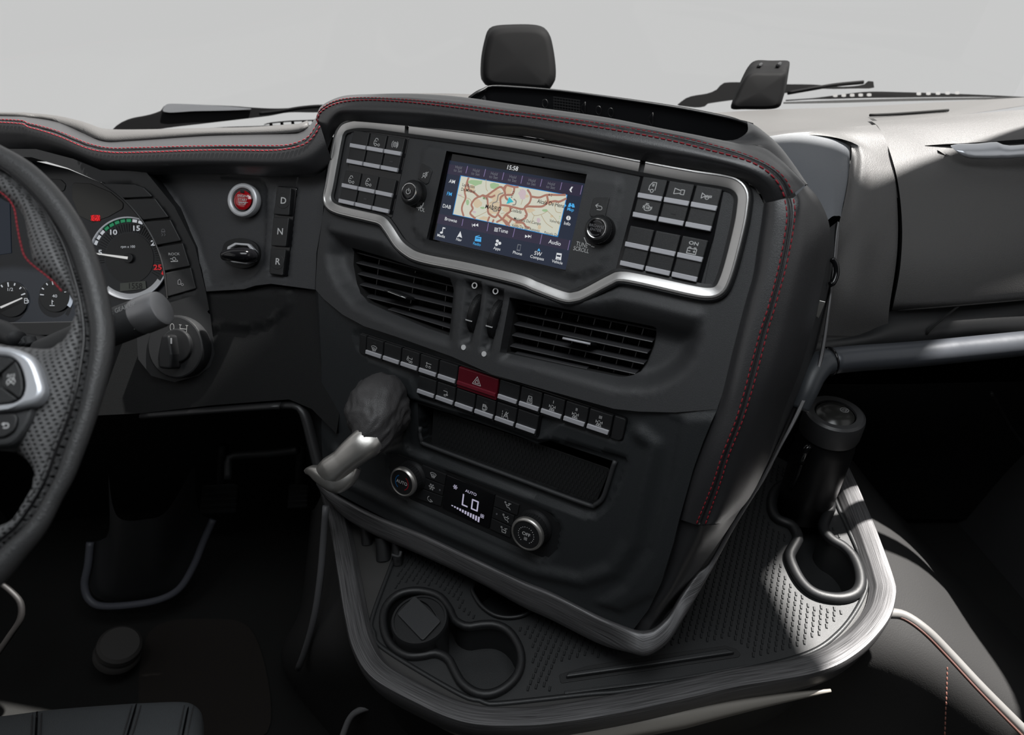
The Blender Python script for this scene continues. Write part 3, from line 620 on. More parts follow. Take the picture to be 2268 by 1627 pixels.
# ---- leather side pad
R0 = [(1693, 450, 0), (1688, 490, 0), (1678.6, 549, 0), (1669, 610, 0), (1652, 670, 0), (1625, 773, 0), (1603.7, 859.6, 0), (1588, 905, -.002), (1577, 930, -.003), (1539, 1032.6, -.003), (1522, 1090, -.003), (1506, 1150, -.006)]
R2 = [(1738, 440, .012), (1743, 475, .013), (1737, 527, .013), (1725, 589, .013), (1702, 678, .013), (1685, 730, .013), (1666, 800, .013), (1647, 873, .013), (1628, 935, .013), (1598, 1011, .013), (1580, 1067, .012), (1542, 1161, .008)]
R3 = [(1757, 438, .008), (1761, 472, .009), (1753, 533, .009), (1740, 595, .009), (1717, 678, .009), (1700, 733, .009), (1683, 800, .009), (1663, 873, .009), (1643, 935, .009), (1613, 1011, .009), (1596, 1067, .008), (1562, 1161, .004)]
R5 = [(1787, 409, -.02), (1817, 447, -.04), (1838, 505, -.055), (1832, 575, -.06), (1805, 706, -.06), (1790, 760, -.06), (1773, 817, -.06), (1753, 868, -.06), (1732, 922, -.06), (1697, 1029, -.055), (1654, 1111, -.045), (1601, 1158, -.02)]
def den(L, n=40): return sc_(n14([(x, y, o * 3000) for x, y, o in L], n))
R0, R2, R3, R5 = map(den, (R0, R2, R3, R5))
RR = [mid(R0, R0, 0, -.012), R0, mid(R0, R2, .35, .007), R2, mid(R2, R3, .3), mid(R2, R3, .45, -.003), mid(R2, R3, .55, -.003), mid(R2, R3, .7), R3, mid(R3, R5, .35, .010), mid(R3, R5, .72, .010), R5]
side = loft('side_pad', [[C(*p) for p in L] for L in RR], leather, con, 90, 60)
stitches('red_stitching', [C(x, y, o + .0009) for x, y, o in R2], thread, side, gap=.0068, length=.0050, r=.0007)
stitches('red_stitching', [C(x, y, o + .0009) for x, y, o in R3], thread, side, gap=.0068, length=.0050, r=.0007)
# end cap of the pad and the textured panel beneath it
side2 = [[C(1506, 1150, -.008), C(1542, 1162, .003), C(1562, 1163, 0), C(1601, 1156, -.02), C(1645, 1119, -.05)],
         [C(1494, 1200, -.010), C(1520, 1212, -.003), C(1544, 1212, -.008), C(1570, 1205, -.03), C(1612, 1172, -.07)],
         [C(1465, 1290, -.012), C(1484, 1304, -.010), C(1500, 1302, -.02), C(1516, 1290, -.04), C(1546, 1266, -.07)],
         [C(1395, 1385, -.012), C(1430, 1392, -.012), C(1444, 1386, -.016), C(1462, 1370, -.035), C(1492, 1345, -.06)],
         [C(1395, 1410, -.014), C(1430, 1420, -.014), C(1448, 1405, -.018), C(1464, 1388, -.035), C(1482, 1364, -.055)]]
loft('lower_side_panel', side2, leather, con, 30, 26)
# ---- lower console panel with the storage bin
LOUT = [(704, 640), (860, 730), (1090, 820), (1360, 900), (1500, 912), (1590, 903), (1560, 975), (1539, 1033), (1506, 1150), (1494, 1200), (1466, 1288), (1436, 1350), (1398, 1400), (1340, 1372), (1200, 1312), (1050, 1248), (900, 1172), (800, 1120), (735, 1085), (716, 1060), (712, 960), (712, 800)]
BIN = [(925, 893), (1060, 935), (1150, 966), (1190, 982), (1218, 976), (1240, 982), (1362, 1022), (1357, 1034), (1336, 1098), (1324, 1113), (1300, 1118), (1130, 1055), (948, 989), (933, 975), (928, 950)]
bo = P2
lower = relief('lower_panel', LOUT, P2, [
    ([(905, 880), (1060, 925), (1190, 972), (1240, 972), (1394, 1012), (1380, 1060), (1345, 1130), (1320, 1148), (1290, 1146), (1120, 1083), (905, 1002), (890, 985), (893, 940)], 0, -.007, .005, 'in'),
    ([(780, 735), (797, 728), (1010, 803), (1200, 862), (1365, 910), (1392, 922), (1396, 945), (1384, 975), (1360, 978), (1240, 940), (1212, 960), (1190, 975), (920, 880), (908, 840), (806, 790), (788, 770)], 0, -.003, .004, 'in'),
    ([(808, 850), (830, 838), (888, 850), (915, 890), (890, 985), (850, 1000), (812, 985)], 0, -.012, .010, 'in'),
    ([(858, 1003), (880, 1002), (1100, 1082), (1165, 1108), (1225, 1138), (1247, 1170), (1237, 1220), (1212, 1243), (1170, 1233), (1090, 1195), (905, 1110), (864, 1080), (852, 1035)], 0, -.004, .003, 'in'),
    ([(1420, 960), (1450, 985), (1400, 1200), (1360, 1260), (1290, 1285), (1180, 1262), (960, 1165), (880, 1122), (760, 1062), (745, 1000)], 0, .006, .016, 'band'),
    ([(1360, 890), (1440, 910), (1640, 905), (1560, 1100), (1500, 1250), (1460, 1320), (1380, 1360), (1300, 1335), (1380, 1290), (1435, 1210), (1480, 1050), (1500, 930)], 0, .006, .012, 'in'),
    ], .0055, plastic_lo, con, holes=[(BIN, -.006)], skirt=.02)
# left flank of the console, curving away to the driver's footwell
loft('left_flank', [[P2.at(x, y, o) for x, y, o in L] for L in (
    [(712, 640, -.001), (713, 780, -.001), (714, 900, -.001), (722, 1000, -.001), (735, 1083, -.001)],
    [(702, 642, -.012), (706, 780, -.010), (708, 900, -.010), (712, 1000, -.010), (722, 1070, -.010)],
    [(690, 640, -.06), (690, 780, -.06), (690, 900, -.06), (700, 1000, -.06), (712, 1062, -.06)],
    [(660, 640, -.22), (662, 780, -.22), (668, 900, -.22), (680, 1000, -.22), (700, 1062, -.22)])], plastic_lo, con, 24, 10)
# storage bin
bin_ = thing('storage_bin', 'dark open storage bin with a ribbed rubber floor below the hazard switch', 'storage bin', tuple(P2.at(1150, 1040, -.06)))
Bl = [P2.loc(x, y, -.006) for x, y in BIN]; cb = Vector(Bl[0]); nb = len(Bl)
vs_ = []
for (o, s_, dv) in ((-.006, 1.0, 0), (-.03, 1, 0), (-.10, .98, .004), (-.13, .95, .008)):
    cc = Vector((sum(p[0] for p in Bl) / nb, sum(p[1] for p in Bl) / nb))
    for p in Bl: q = cc + (Vector(p) - cc) * s_; vs_.append(P2.W(q.x, q.y + dv, o))
fs = [[k * nb + i, k * nb + (i + 1) % nb, (k + 1) * nb + (i + 1) % nb, (k + 1) * nb + i] for k in range(3) for i in range(nb)] + [[3 * nb + i for i in range(nb)]]
link('bin_shell', mesh_from(vs_, fs, sm=False), dark_pl, bin_)
plate('rubber_floor', [(955, 985), (1130, 1052), (1300, 1114), (1322, 1108), (1352, 1038), (1200, 985), (960, 905)], P2.shift(-.02), 0, .002, dark_pl, bin_, rnd=.004)
rim = [(931, 945), (930, 963), (936, 978), (950, 987), (1130, 1054), (1298, 1116), (1318, 1117), (1334, 1104), (1345, 1075), (1357, 1036), (1363, 1020)]
tube('bin_rim', [P2.at(x, y, -.004) for x, y in rim], .0032, plastic, bin_, n=70, k=8)
rbv = []
bm = bmesh.new()
for i in range(46):
    for j in range(9):
        x = 965 + i * 8.4 + j * 2; y = 905 + i * 3.0 + j * 12 + (i * .15)
        a, b = P2.loc(x, y, -.0195)
        if not inside(np.array([[a, b]]), [P2.loc(px_, py_, -.0195) for px_, py_ in [(955, 985), (1130, 1052), (1300, 1110), (1318, 1105), (1346, 1040), (1200, 990), (965, 910)]])[0]: continue
        r = bmesh.ops.create_cube(bm, size=1)['verts']
        for v in r: v.co = Vector((a + v.co.x * .0012, b + v.co.y * .0050, v.co.z * .0012))
me = bpy.data.meshes.new('r'); bm.to_mesh(me); bm.free()
link('rubber_ribs', me, rubber, bin_, P2.mat(-.0195), kind='stuff')

# ---- satin silver frame around screen and switches: three pieces with fine gaps
FR = [(771, 280), (811.7, 276), (901, 287), (1014, 301.7), (1150, 320.6), (1290, 345), (1419, 370.5), (1528, 391), (1600, 402), (1630, 412), (1644, 432), (1643, 460), (1636, 502), (1617, 579), (1603, 622), (1591, 641), (1570, 647), (1528, 641), (1420, 617), (1374, 610.5), (1350, 619), (1297, 647), (1275, 655), (1250, 655), (1190, 633), (1150, 617),
      (1041, 591), (960, 575), (925, 566), (906, 556), (885, 538), (863, 505), (847, 487), (820, 479), (780, 470), (750, 462), (733, 452), (728, 436), (733, 410), (742, 360), (751, 312), (757, 292)]
fp = [P1.at(x, y, .003) for x, y in FR]
FRD = catmull(fp, 420, True)
# rounded path is resampled; split where the photograph shows the two seams
def near(px_): 
    t = P1.at(*px_, .003); return min(range(len(FRD)), key=lambda i: (FRD[i] - t).length)
i1, i2 = near((904, 288)), near((1420, 370.5))
prof_f = [(-.0076, -.004), (-.0076, .0030), (-.0066, .0044), (-.0052, .0046), (-.0042, .0034), (.0045, .0012), (.0060, .0002), (.0060, -.004)]
frame = [FRD[i1 + 1:i2], FRD[i2 + 1:] + FRD[:i1]]
for k, seg in enumerate(frame):
    for pr in (prof_f,):
        me = sweep_mesh(seg, pr, P1.n, False, True); sharpen(me, 30); link('silver_frame', me, silver, con)
me = sweep_mesh(FRD, [(.0055, -.004), (.0095, -.004), (.0095, .0), (.0055, .0015)], P1.n, True); sharpen(me); link('frame_gasket', me, plastic_bl, con)
me = sweep_mesh(FRD, [(-.0110, -.004), (-.0078, -.004), (-.0078, .0025), (-.0090, .0032), (-.0110, .0015)], P1.n, True); sharpen(me); link('frame_gasket', me, plastic_bl, con)
# ---- brushed trim round the base
tb = [(708, 1066), (722, 1093), (780, 1137), (900, 1192), (1050, 1262), (1200, 1322), (1330, 1382), (1395, 1412)]
TZ = HX(P2.at(760, 1112)[2])
fi = [(1400, 1392, .882), (1425, 1396, .880), (1450, 1390, .880), (1481, 1360, .885), (1506, 1317, .89), (1544, 1267, .90), (1572, 1243, .905), (1613, 1170, .915), (1648, 1117, .92), (1682, 1062, .925), (1716, 1001, .93), (1748, 940, .935), (1778, 876, .94), (1812, 800, .945), (1838, 640, .95), (1850, 520, .955), (1855, 490, .96)]
fo = [(1400, 1446, .874), (1425, 1452, .870), (1445, 1447, .870), (1481, 1421, .875), (1516, 1366, .88), (1557, 1297, .895), (1580, 1255, .90), (1625, 1172, .912), (1668, 1102, .918), (1695, 1059, .922), (1730, 992, .928), (1762, 935, .933), (1792, 873, .938), (1822, 800, .943), (1843, 655, .948), (1856, 560, .953), (1859, 492, .958)]
tt_ = [(700, 1060), (721, 1080), (770, 1109), (839, 1143), (944, 1185), (1048, 1234), (1153, 1283), (1223, 1311), (1327, 1363)]
tb_ = [(700, 1072), (722, 1104), (770, 1150), (839, 1189), (944, 1234), (1048, 1283), (1153, 1341), (1223, 1373), (1327, 1425)]
def trow(t, o): 
    return [P2.at(a[0] + (b[0] - a[0]) * t, a[1] + (b[1] - a[1]) * t, o) for a, b in zip(tt_, tb_)] + [D(a[0] + (b[0] - a[0]) * t, a[1] + (b[1] - a[1]) * t, a[2] + (b[2] - a[2]) * t + (.008 - o) * (1 if i < 5 else .5)) for i, (a, b) in enumerate(zip(fi, fo))]
loft('base_trim', [trow(-.02, -.02), trow(0, .001), trow(.06, .007), trow(.14, .0095), trow(.5, .010), trow(.86, .0095), trow(.96, .006), trow(1, 0), trow(1.0, -.02)], brushed, con, 170, 34)
# inner lining and body behind, so the console is solid from the side
vsb = [P1.at(712, 300, -.03), P1.at(1690, 430, -.03), C(1590, 905, -.03), P2.at(1400, 1390, -.03), P2.at(730, 1075, -.03), P2.at(705, 650, -.03)]
back = [v + (Vector((.03, .06, -.05)) if i < 2 else Vector((.14, .17, 0))) for i, v in enumerate(vsb)]
n_ = len(vsb)
link('console_body', mesh_from(vsb + back, [[i, (i + 1) % n_, n_ + (i + 1) % n_, n_ + i] for i in range(n_)] + [[n_ + i for i in range(n_)][::-1]], sm=False), void, con)
# ---- vent thumbwheels
tw = thing('vent_thumbwheels', 'pair of ridged vent thumbwheels with circle marks between the two vents', 'thumbwheels', tuple(P1.at(1068, 700)))
for (cx, cy, dot, rg) in ((1046, 693, (1026.6, 769), (1051, 632)), (1091, 706, (1072, 783.5), (1097.5, 644.6))):
    a, b = P1.loc(cx, cy, 0); c = P1.W(a, b, -.022)
    m = Matrix((P1.v, P1.n, P1.u)).transposed().to_4x4(); m.translation = c
    wl = lathe('thumbwheel', [(0, .005), (.026, .005), (.0275, .004), (.0280, .002), (.0280, -.002), (.0275, -.004), (.026, -.005), (0, -.005)], m, plastic_bl, tw, seg=48)
    bm = bmesh.new()
    for q in range(56):
        an = PI * (.02 + .96 * q / 55)
        for z in (-.0033, -.0011, .0011, .0033):
            r = bmesh.ops.create_cube(bm, size=1)['verts']; R = Matrix.Rotation(an, 3, 'Z')
            for v in r: v.co = R @ Vector((.0281 + v.co.x * .0010, v.co.y * .0009, z + v.co.z * .0012))
    me = bpy.data.meshes.new('g'); bm.to_mesh(me); bm.free(); link('grip_studs', me, btn, wl, m, kind='stuff')
    bm = bmesh.new(); r = bmesh.ops.create_cube(bm, size=1)['verts']; R = Matrix.Rotation(PI * .62, 3, 'Z')
    for v in r: v.co = R @ Vector((.0285 + v.co.x * .0012, v.co.y * .0013, v.co.z * .010))
    me = bpy.data.meshes.new('g'); bm.to_mesh(me); bm.free(); link('marker', me, white, wl, m)
    la, lb = P1.loc(*dot, .0008); plateL('dot_mark', circ(la, lb, .0036, 24), P1, .0012, .001, white, tw, bev=0)
    la, lb = P1.loc(*rg, .0008); plateL('ring_mark', circ(la, lb, .0042, 28), P1, .0012, .001, white, tw, bev=0, holes=[circ(la, lb, .0028, 28)])
# ---- air vents
def vent(label, poly, slats, o0, vanes, tabq, tabl, deep=.05):
    v = thing('air_vent', label, 'air vent', tuple(P1.at(*tabq[0])), 'air vents either side of the thumbwheels')
    L = [P1.loc(x, y, o0) for x, y in poly]; n = len(L)
    vv = [P1.W(a, b, o0) for a, b in L] + [P1.W(a, b + .004, o0 - deep) for a, b in L]
    link('duct', mesh_from(vv, [[i, (i + 1) % n, n + (i + 1) % n, n + i] for i in range(n)] + [[n + i for i in range(n)]], sm=False), void, v)
    for (a, b) in slats:
        A = P1.at(*a, o0 - .006); B = P1.at(*b, o0 - .006); d = (B - A).normalized(); back_ = (-P1.n * .9 + P1.v * .28).normalized(); up_ = back_.cross(d).normalized()
        if up_.dot(P1.v) < 0: up_ = -up_
        t = .0009; W_ = .017; vs_ = []
        for P in (A, B):
            for (x, y) in ((0, -t), (-.0006, 0), (0, t), (W_ * .5, t * 1.3), (W_, t * .6), (W_, -t * .6), (W_ * .5, -t * 1.3)): vs_.append(P + back_ * x + up_ * y)
        me = mesh_from(vs_, [[i, (i + 1) % 7, 7 + (i + 1) % 7, 7 + i] for i in range(7)] + [list(range(7))[::-1], list(range(7, 14))], sm=False); sharpen(me, 40)
        link('slat', me, vent_m, v)
    for (a, b) in vanes:
        A = P1.at(*a, o0 - .022); B = P1.at(*b, o0 - .022); vs_ = []
        for P in (A, B):
            for x, y in ((-.0006, 0), (.0006, 0), (.0006, -.02), (-.0006, -.02)): vs_.append(P + P1.u * x + P1.n * y)
        link('vane', mesh_from(vs_, [[i, (i + 1) % 4, 4 + (i + 1) % 4, 4 + i] for i in range(4)] + [[3, 2, 1, 0], [4, 5, 6, 7]], sm=False), vent_m, v)
    A, B = P1.at(*tabq[0], o0 + .014), P1.at(*tabq[1], o0 + .014); d = (B - A); d2 = d.normalized(); bk_ = -P1.n; vs_ = []
    tab = []
    for P, sg in ((A, 1), (B, -1)):
        for x, y, s2 in ((0, -.0014, 0), (-.0012, 0, 0), (0, .0016, 0), (.024, .0024, .004), (.024, -.0020, .004)): tab.append(P + bk_ * x + P1.v * y + d2 * sg * s2 * 0)
    me = mesh_from(tab, [[i, (i + 1) % 5, 5 + (i + 1) % 5, 5 + i] for i in range(5)] + [list(range(5))[::-1], list(range(5, 10))], sm=False)
    tt = link('tab', me, plastic_bl, v)
    tube('tab_edge', [A + P1.n * .0004 - P1.v * .0004, B + P1.n * .0004 - P1.v * .0004], .0009 if not tabl else .0016, chrome if not tabl else silver_b, tt, n=4, k=8)
    return v
vent_m = mat('vent plastic', (.045, .045, .048), .36)
def lerp2(a, b, t): return (a[0] + (b[0] - a[0]) * t, a[1] + (b[1] - a[1]) * t)
vent('left air vent with six plain slats and a thin chrome-lined tab', VL,
     [((789, 559), (1012, 619)), ((788, 582), (1012, 636)), ((789, 606), (1010, 659)), ((794, 630), (1008, 682)), ((808, 657), (1006, 706)), ((860, 685), (1004, 729))], -.020,
     [((990, 625), (980, 730)), ((840, 575), (830, 660)), ((920, 600), (905, 700))], [(852, 642), (900, 660)], 0)
rv = []
for i in range(8):
    t = (i + .5) / 8; rv.append((lerp2((1160, 662), (1446, 722), t), lerp2((1132, 782), (1410, 838), t)))
vent('right air vent with slats over upright vanes and a silver tab', VR,
     [((1147, 669.5), (1455, 731)), ((1141, 694), (1445, 757)), ((1136, 718), (1434, 782)), ((1132, 742), (1426, 806)), ((1128, 766), (1407, 828)), ((1140, 783), (1300, 817))], -.021, rv, [(1247, 748), (1308, 761)], 1)
# ================================================================= SYMBOLS (unit drawings, about -1..1)
def C_(x, y, r, n=12, a0=0, a1=2 * PI): return [(x + r * math.cos(a0 + (a1 - a0) * i / n), y + r * math.sin(a0 + (a1 - a0) * i / n)) for i in range(n + 1)]
ICON = {
 'truck': [[(-.9, -.6), (-.9, .1), (-.5, .9), (.0, .9), (.25, .5)], C_(-.35, -.6, .32, 10), C_(.65, -.6, .28, 10), [(0, -.6), (.35, -.6)], [(-.6, .2), (-.1, .2)]],
 'cab': [[(-.7, -.6), (-.7, .2), (-.2, 1), (.6, 1), (.6, -.5)], C_(0, -.7, .32, 10), [(-.7, -.6), (-.35, -.6)], [(-.1, .2), (-.1, .7)], [(.15, .2), (.15, .7)]],
 'brake': [C_(0, 0, .55, 16), C_(0, 0, .25, 8), C_(0, 0, .95, 7, -.9, .9), C_(0, 0, .95, 7, PI - .9, PI + .9), C_(0, 0, .75, 6, -.6, .6)],
 'axle': [[(-.7, .1), (-.7, -.5), (.7, -.5), (.7, .1)], [(-1, .1), (-.4, .1)], [(.4, .1), (1, .1)], C_(-.3, .5, .22, 8), C_(.3, .5, .22, 8), [(0, -.5), (0, -.9)]],
 'horn': [[(-1, .5), (-1, -.5), (-.3, .0), (.9, .2), (.9, -.1), (-.2, -.15)], C_(.1, -.2, .38, 10), [(-1, .5), (-.3, .1)]],
 'torch': [[(-1, .55), (-1, -.55), (.3, -.25), (.3, .25), (-1, .55)], [(.3, .45), (1, .45), (1, -.45), (.3, -.45), (.3, .45)]],
 'engine': [[(-.6, -.5), (-.6, .4), (.2, .4), (.4, .1), (.7, .1), (.7, -.5), (.2, -.7), (-.3, -.7), (-.6, -.5)], [(-.9, .2), (-.9, -.3)], [(-.9, 0), (-.6, 0)], [(-.3, .4), (-.3, .7)], [(-.5, .7), (.1, .7)], [(-.2, .1), (-.2, -.35)], [(.1, .1), (.1, -.35)], [(.35, .0), (.35, -.35)], [(.9, .2), (.9, -.3)], [(.7, 0), (.9, 0)]],
 'battery': [[(-.9, -.7), (-.9, .3), (.9, .3), (.9, -.7), (-.9, -.7)], [(-.7, .3), (-.7, .55), (-.35, .55), (-.35, .3)], [(.35, .3), (.35, .55), (.7, .55), (.7, .3)], [(-.7, -.2), (-.3, -.2)], [(.3, -.2), (.7, -.2)], [(.5, 0), (.5, -.4)]],
 'defrost': [[(-1, .35)] + C_(0, -.9, 1.6, 8, 2.25, .9)[1:-1] + [(1, .35), (.5, -.55), (-.5, -.55), (-1, .35)], [(-.4, .2), (-.5, -.1), (-.3, -.3), (-.4, -.9)], [(0, .3), (-.1, 0), (.1, -.2), (0, -.9)], [(.4, .2), (.3, -.1), (.5, -.3), (.4, -.9)]],
 'lift': [[(-.9, .6), (.8, .3), (.8, .8)], C_(-.7, 0, .28, 9), C_(0, -.45, .28, 9), C_(.65, -.45, .28, 9), [(-.6, 1), (-.6, .55)]],
 'axle2': [[(-.8, .7), (.9, .7)], C_(-.5, -.2, .3, 9), C_(.5, -.2, .3, 9), [(-.5, 1), (-.5, .3)]],
 'tip': [[(-.6, .8), (.6, .8), (.6, -.2)], C_(0, -.4, .25, 9), [(.3, 0), (.6, -.4), (.9, 0)], [(-.3, -.2), (-.3, -.6)]],
 'fuel': [[(-.6, -.7), (-.6, .8), (.3, .8), (.3, -.7)], [(-.4, .2), (.1, .2), (.1, .6), (-.4, .6), (-.4, .2)], [(.3, .5), (.7, .3), (.7, -.4), (.45, -.5)], [(-.4, -.4), (-.4, -1)], [(-.1, -.4), (-.1, -1)], [(.2, -.4), (.2, -1)]],
 'lane': [[(-.9, .9), (-.9, .5)], [(-.9, .2), (-.9, -.2)], [(-.9, -.5), (-.9, -.9)], [(-.5, -.9), (.2, .9), (.9, -.9)], [(-.4, -.6), (.8, .8)], C_(.2, -.2, .3, 8)],
 'seat': [[(-.7, -.9), (-.45, .9), (.45, .9), (.7, -.9), (-.7, -.9)], [(-.2, -.6), (-.1, -.2), (-.25, .1), (-.15, .5)], [(.2, -.6), (.3, -.2), (.15, .1), (.25, .5)]],
 'diff': [[(-.8, .4), (-.8, -.2)], [(.8, .4), (.8, -.2)], [(-.8, .1), (-.3, .1), (-.3, -.4), (.3, -.4), (.3, .1), (.8, .1)], [(-.5, -.4), (-.5, -.9)], [(.5, -.4), (.5, -.9)], [(-.7, -.9), (.7, -.9)], C_(0, -.65, .15, 7), [(-.2, .4), (.2, .4)]],
 'hazard': [[(-.95, -.65), (0, 1), (.95, -.65), (-.95, -.65)], [(-.45, -.38), (0, .42), (.45, -.38), (-.45, -.38)]],
 'mute': [[(-.5, .3), (-.1, .3), (.3, .7), (.3, -.7), (-.1, -.3), (-.5, -.3), (-.5, .3)], [(-.7, -.8), (.8, .8)], [(.6, .3), (.6, -.3)]],
 'back': [[(-.3, .7), (-.8, .3), (-.3, -.1)], [(-.8, .3), (.5, .3)] + C_(.4, -.1, .4, 6, PI / 2, -PI / 2) + [(-.3, -.5)]],
 'power': [C_(0, 0, .7, 14, 2.2, 2.2 + 5.0), [(0, .1), (0, .9)]],
 'snow': [[(math.cos(a), math.sin(a)), (-math.cos(a), -math.sin(a))] for a in (0, PI / 3, 2 * PI / 3)] + [[(.6 * math.cos(a) + .3 * math.cos(a + .9), .6 * math.sin(a) + .3 * math.sin(a + .9)), (.6 * math.cos(a), .6 * math.sin(a)), (.6 * math.cos(a) + .3 * math.cos(a - .9), .6 * math.sin(a) + .3 * math.sin(a - .9))] for a in [PI / 3 * i for i in range(6)]],
 'recirc': [C_(-.1, 0, .75, 10, 2.0, 5.2), [(.0, -.1), (.9, -.5), (.1, -.95)]],
 'face': [C_(-.7, .65, .2, 8), [(-.5, .2), (.0, -.5), (.6, -.5), (.9, -.9)], [(-.2, .2), (.3, .0), (.5, .4)], [(.9, .8), (.2, .6)], [(.2, .6), (.45, .8)], [(.2, .6), (.45, .4)]],
 'feet': [C_(-.7, .65, .2, 8), [(-.5, .2), (.0, -.5), (.6, -.5), (.9, -.9)], [(-.2, .2), (.4, .2), (.6, .7)], [(.9, .3), (.6, -.1)]],
 'both': [C_(-.7, .65, .2, 8), [(-.5, .2), (-.4, -.6), (.6, -.6), (.7, .2)], [(-.2, .2), (.3, .0), (.5, .4)], [(.9, .8), (.2, .6)]],
 'fan': [C_(.4, .4, .38, 10), C_(-.4, .4, .38, 10), C_(.4, -.4, .38, 10), C_(-.4, -.4, .38, 10)],
}
def icon(kind, pl, off, a, b, s, m, parent, r=.00035, rot=0, name='symbol'):
    L = [[(x * s, y * s) for x, y in q] for q in ICON[kind]]; return strokes(name, L, r, pl, off, m, parent, a, b)
# ================================================================= SWITCH BANKS on the upper plane
w_ = .032; h_ = w_ * 1.515; pp_ = w_ * 1.82; X0 = w_ * 13.91
def bank(label, x0, icons, tray_px):
    t = thing('switch_bank', label, 'switches', tuple(P1.W(x0 + 1.5 * w_, -w_ * 1.5, .005)), 'banks of rocker switches either side of the screen')
    plateL('housing', [(x0 - .004, .003), (x0 + 3 * w_ + .003, .003), (x0 + 3 * w_ + .003, -pp_ - h_ - .004), (x0 - .004, -pp_ - h_ - .004)], P1, .0016, .01, gloss, t, rnd=.002)
    for r in range(2):
        for c in range(3):
            xa = x0 + c * w_ + .0012; xb = x0 + (c + 1) * w_ - .0012; yt = -r * pp_; yb = yt - h_
            k = plateL('rocker_switch', [(xa, yt), (xb, yt), (xb, yb), (xa, yb)], P1, .0052, .008, btn, t, rnd=.0012, bev=.001)
            for fy in (.40, .87):
                y0 = yt - h_ * fy; plateL('silver_bar', [(xa - .0002, y0), (xb + .0002, y0), (xb - .0002, y0 - .0058), (xa + .0003, y0 - .0058)], P1, .0078, .004, silver_b, k, bev=.0007, rnd=.0006)
            ic_ = icons[r * 3 + c]
            if ic_:
                for (kd, fy) in ic_:
                    if kd == 'lamp': plateL('indicator', [((xa + xb) / 2 - .003, yt - h_ * fy), ((xa + xb) / 2 + .003, yt - h_ * fy), ((xa + xb) / 2 + .003, yt - h_ * fy - .0022), ((xa + xb) / 2 - .003, yt - h_ * fy - .0022)], P1, .0055, .001, mat_lamp, k, bev=.0002)
                    elif kd == 'ON': text('lettering', 'ON', (xa + xb) / 2, yt - h_ * fy, .0040, P1, .0055, white, k, local=True, sx=1.3, bold=.02)
                    else: icon(kd, P1, .0055, (xa + xb) / 2, yt - h_ * fy, .0058, white, k, r=.00042)
    return t
mat_lamp = mat('dim indicator', (.03, .03, .032), .3)
bl = bank('left bank of six rocker switches with silver bars beside the volume knob', 0, [None, [('truck', .24)], [('brake', .22), ('lamp', .70)], [('truck', .24)], [('truck', .22), ('lamp', .70)], None], None)
br = bank('right bank of six rocker switches with silver bars beside the tune knob', X0, [[('cab', .22), ('engine', .70)], [('torch', .22), ('lamp', .72)], [('horn', .22)], None, None, [('ON', .13), ('battery', .29)]], None)
plate('end_filler', [(1602, 424), (1622, 421), (1633, 428), (1637, 442), (1628, 500), (1609, 578), (1597, 616), (1588, 630), (1570, 638), (1554, 636), (1560, 628)], P1, .002, .006, plastic, br, rnd=.001)
plate('end_filler', [(787, 289), (779, 293), (771, 305), (762, 352), (752, 405), (747, 434), (748, 444), (755, 448), (763, 410), (774, 355)], P1, .002, .006, plastic, bl, rnd=.001)
# ================================================================= INFOTAINMENT
inf = thing('infotainment_unit', 'infotainment unit with a lit map screen showing Madrid and two black knobs', 'infotainment', tuple(P1.at(1130, 465)))
SCH = [(989, 334), (1300, 385.5), (1252, 600), (944.5, 529.5)]
BZ = [(906, 303), (1150, 334), (1412, 382), (1418, 395), (1372, 592), (1345, 605), (1290, 632), (1270, 640), (1240, 640), (1150, 604), (1041, 578), (960, 562), (925, 552), (905, 540), (882, 505), (867, 484), (869, 470), (905, 310)]
relief('bezel_panel', BZ, P1.shift(.0012), [([(938, 322), (950, 320), (1372, 392), (1382, 402), (1373, 440), (1352, 560), (1333, 600), (1290, 616), (1262, 616), (1150, 588), (960, 546), (928, 530), (912, 505), (918, 440)], 0, .0035, .004, 'in')], .006, plastic, inf, holes=[([(x, y) for x, y in SCH], .0035)], skirt=.006)
L = [P1.loc(x, y, .0047) for x, y in SCH]
vv = [P1.W(a, b, .0047) for a, b in L] + [P1.W(a, b, -.012) for a, b in L]
link('screen_recess', mesh_from(vv, [[i, (i + 1) % 4, 4 + (i + 1) % 4, 4 + i] for i in range(4)] + [[4, 5, 6, 7]], sm=False), gloss, inf)
PS = P1.shift(-.003)
ui = {k: emi('ui ' + k, c, s) for k, (c, s) in dict(bg=((.010, .016, .035), 1), bar=((.022, .018, .040), 1), white=((.62, .64, .66), 1), grey=((.14, .15, .17), 1), blue=((.06, .36, .72), 1), map=((.56, .56, .47), 1), urban=((.56, .46, .32), 1),
      green=((.30, .44, .25), 1), road=((.34, .165, .125), 1), thin=((.40, .33, .22), 1), ink=((.004, .004, .005), 1), cyan=((.03, .42, .50), 1), line=((.22, .17, .34), 1), frame=((.02, .22, .55), 1), pink=((.52, .42, .45), 1), street=((.22, .20, .18), 1)).items()}
sg = fill('screen', [[(991, 339), (1299, 389), (1251, 598), (959, 530)]], PS, 0, gloss, inf)
def Q(x, y): return (940 + x * .18438, 320 + y * .18438)    # pixels of the enlarged crop of the screen
fill('display_background', [[Q(305, 190), Q(1935, 470), Q(1695, 1505), Q(120, 1140)]], PS, .0003, ui['bg'], sg)
fill('preset_bar', [[Q(300, 235), Q(1905, 490), Q(1870, 625), Q(275, 350)]], PS, .0006, ui['bar'], sg)
fill('transport_bar', [[Q(175, 830), Q(1752, 1150), Q(1722, 1268), Q(150, 945)]], PS, .0006, ui['bar'], sg)
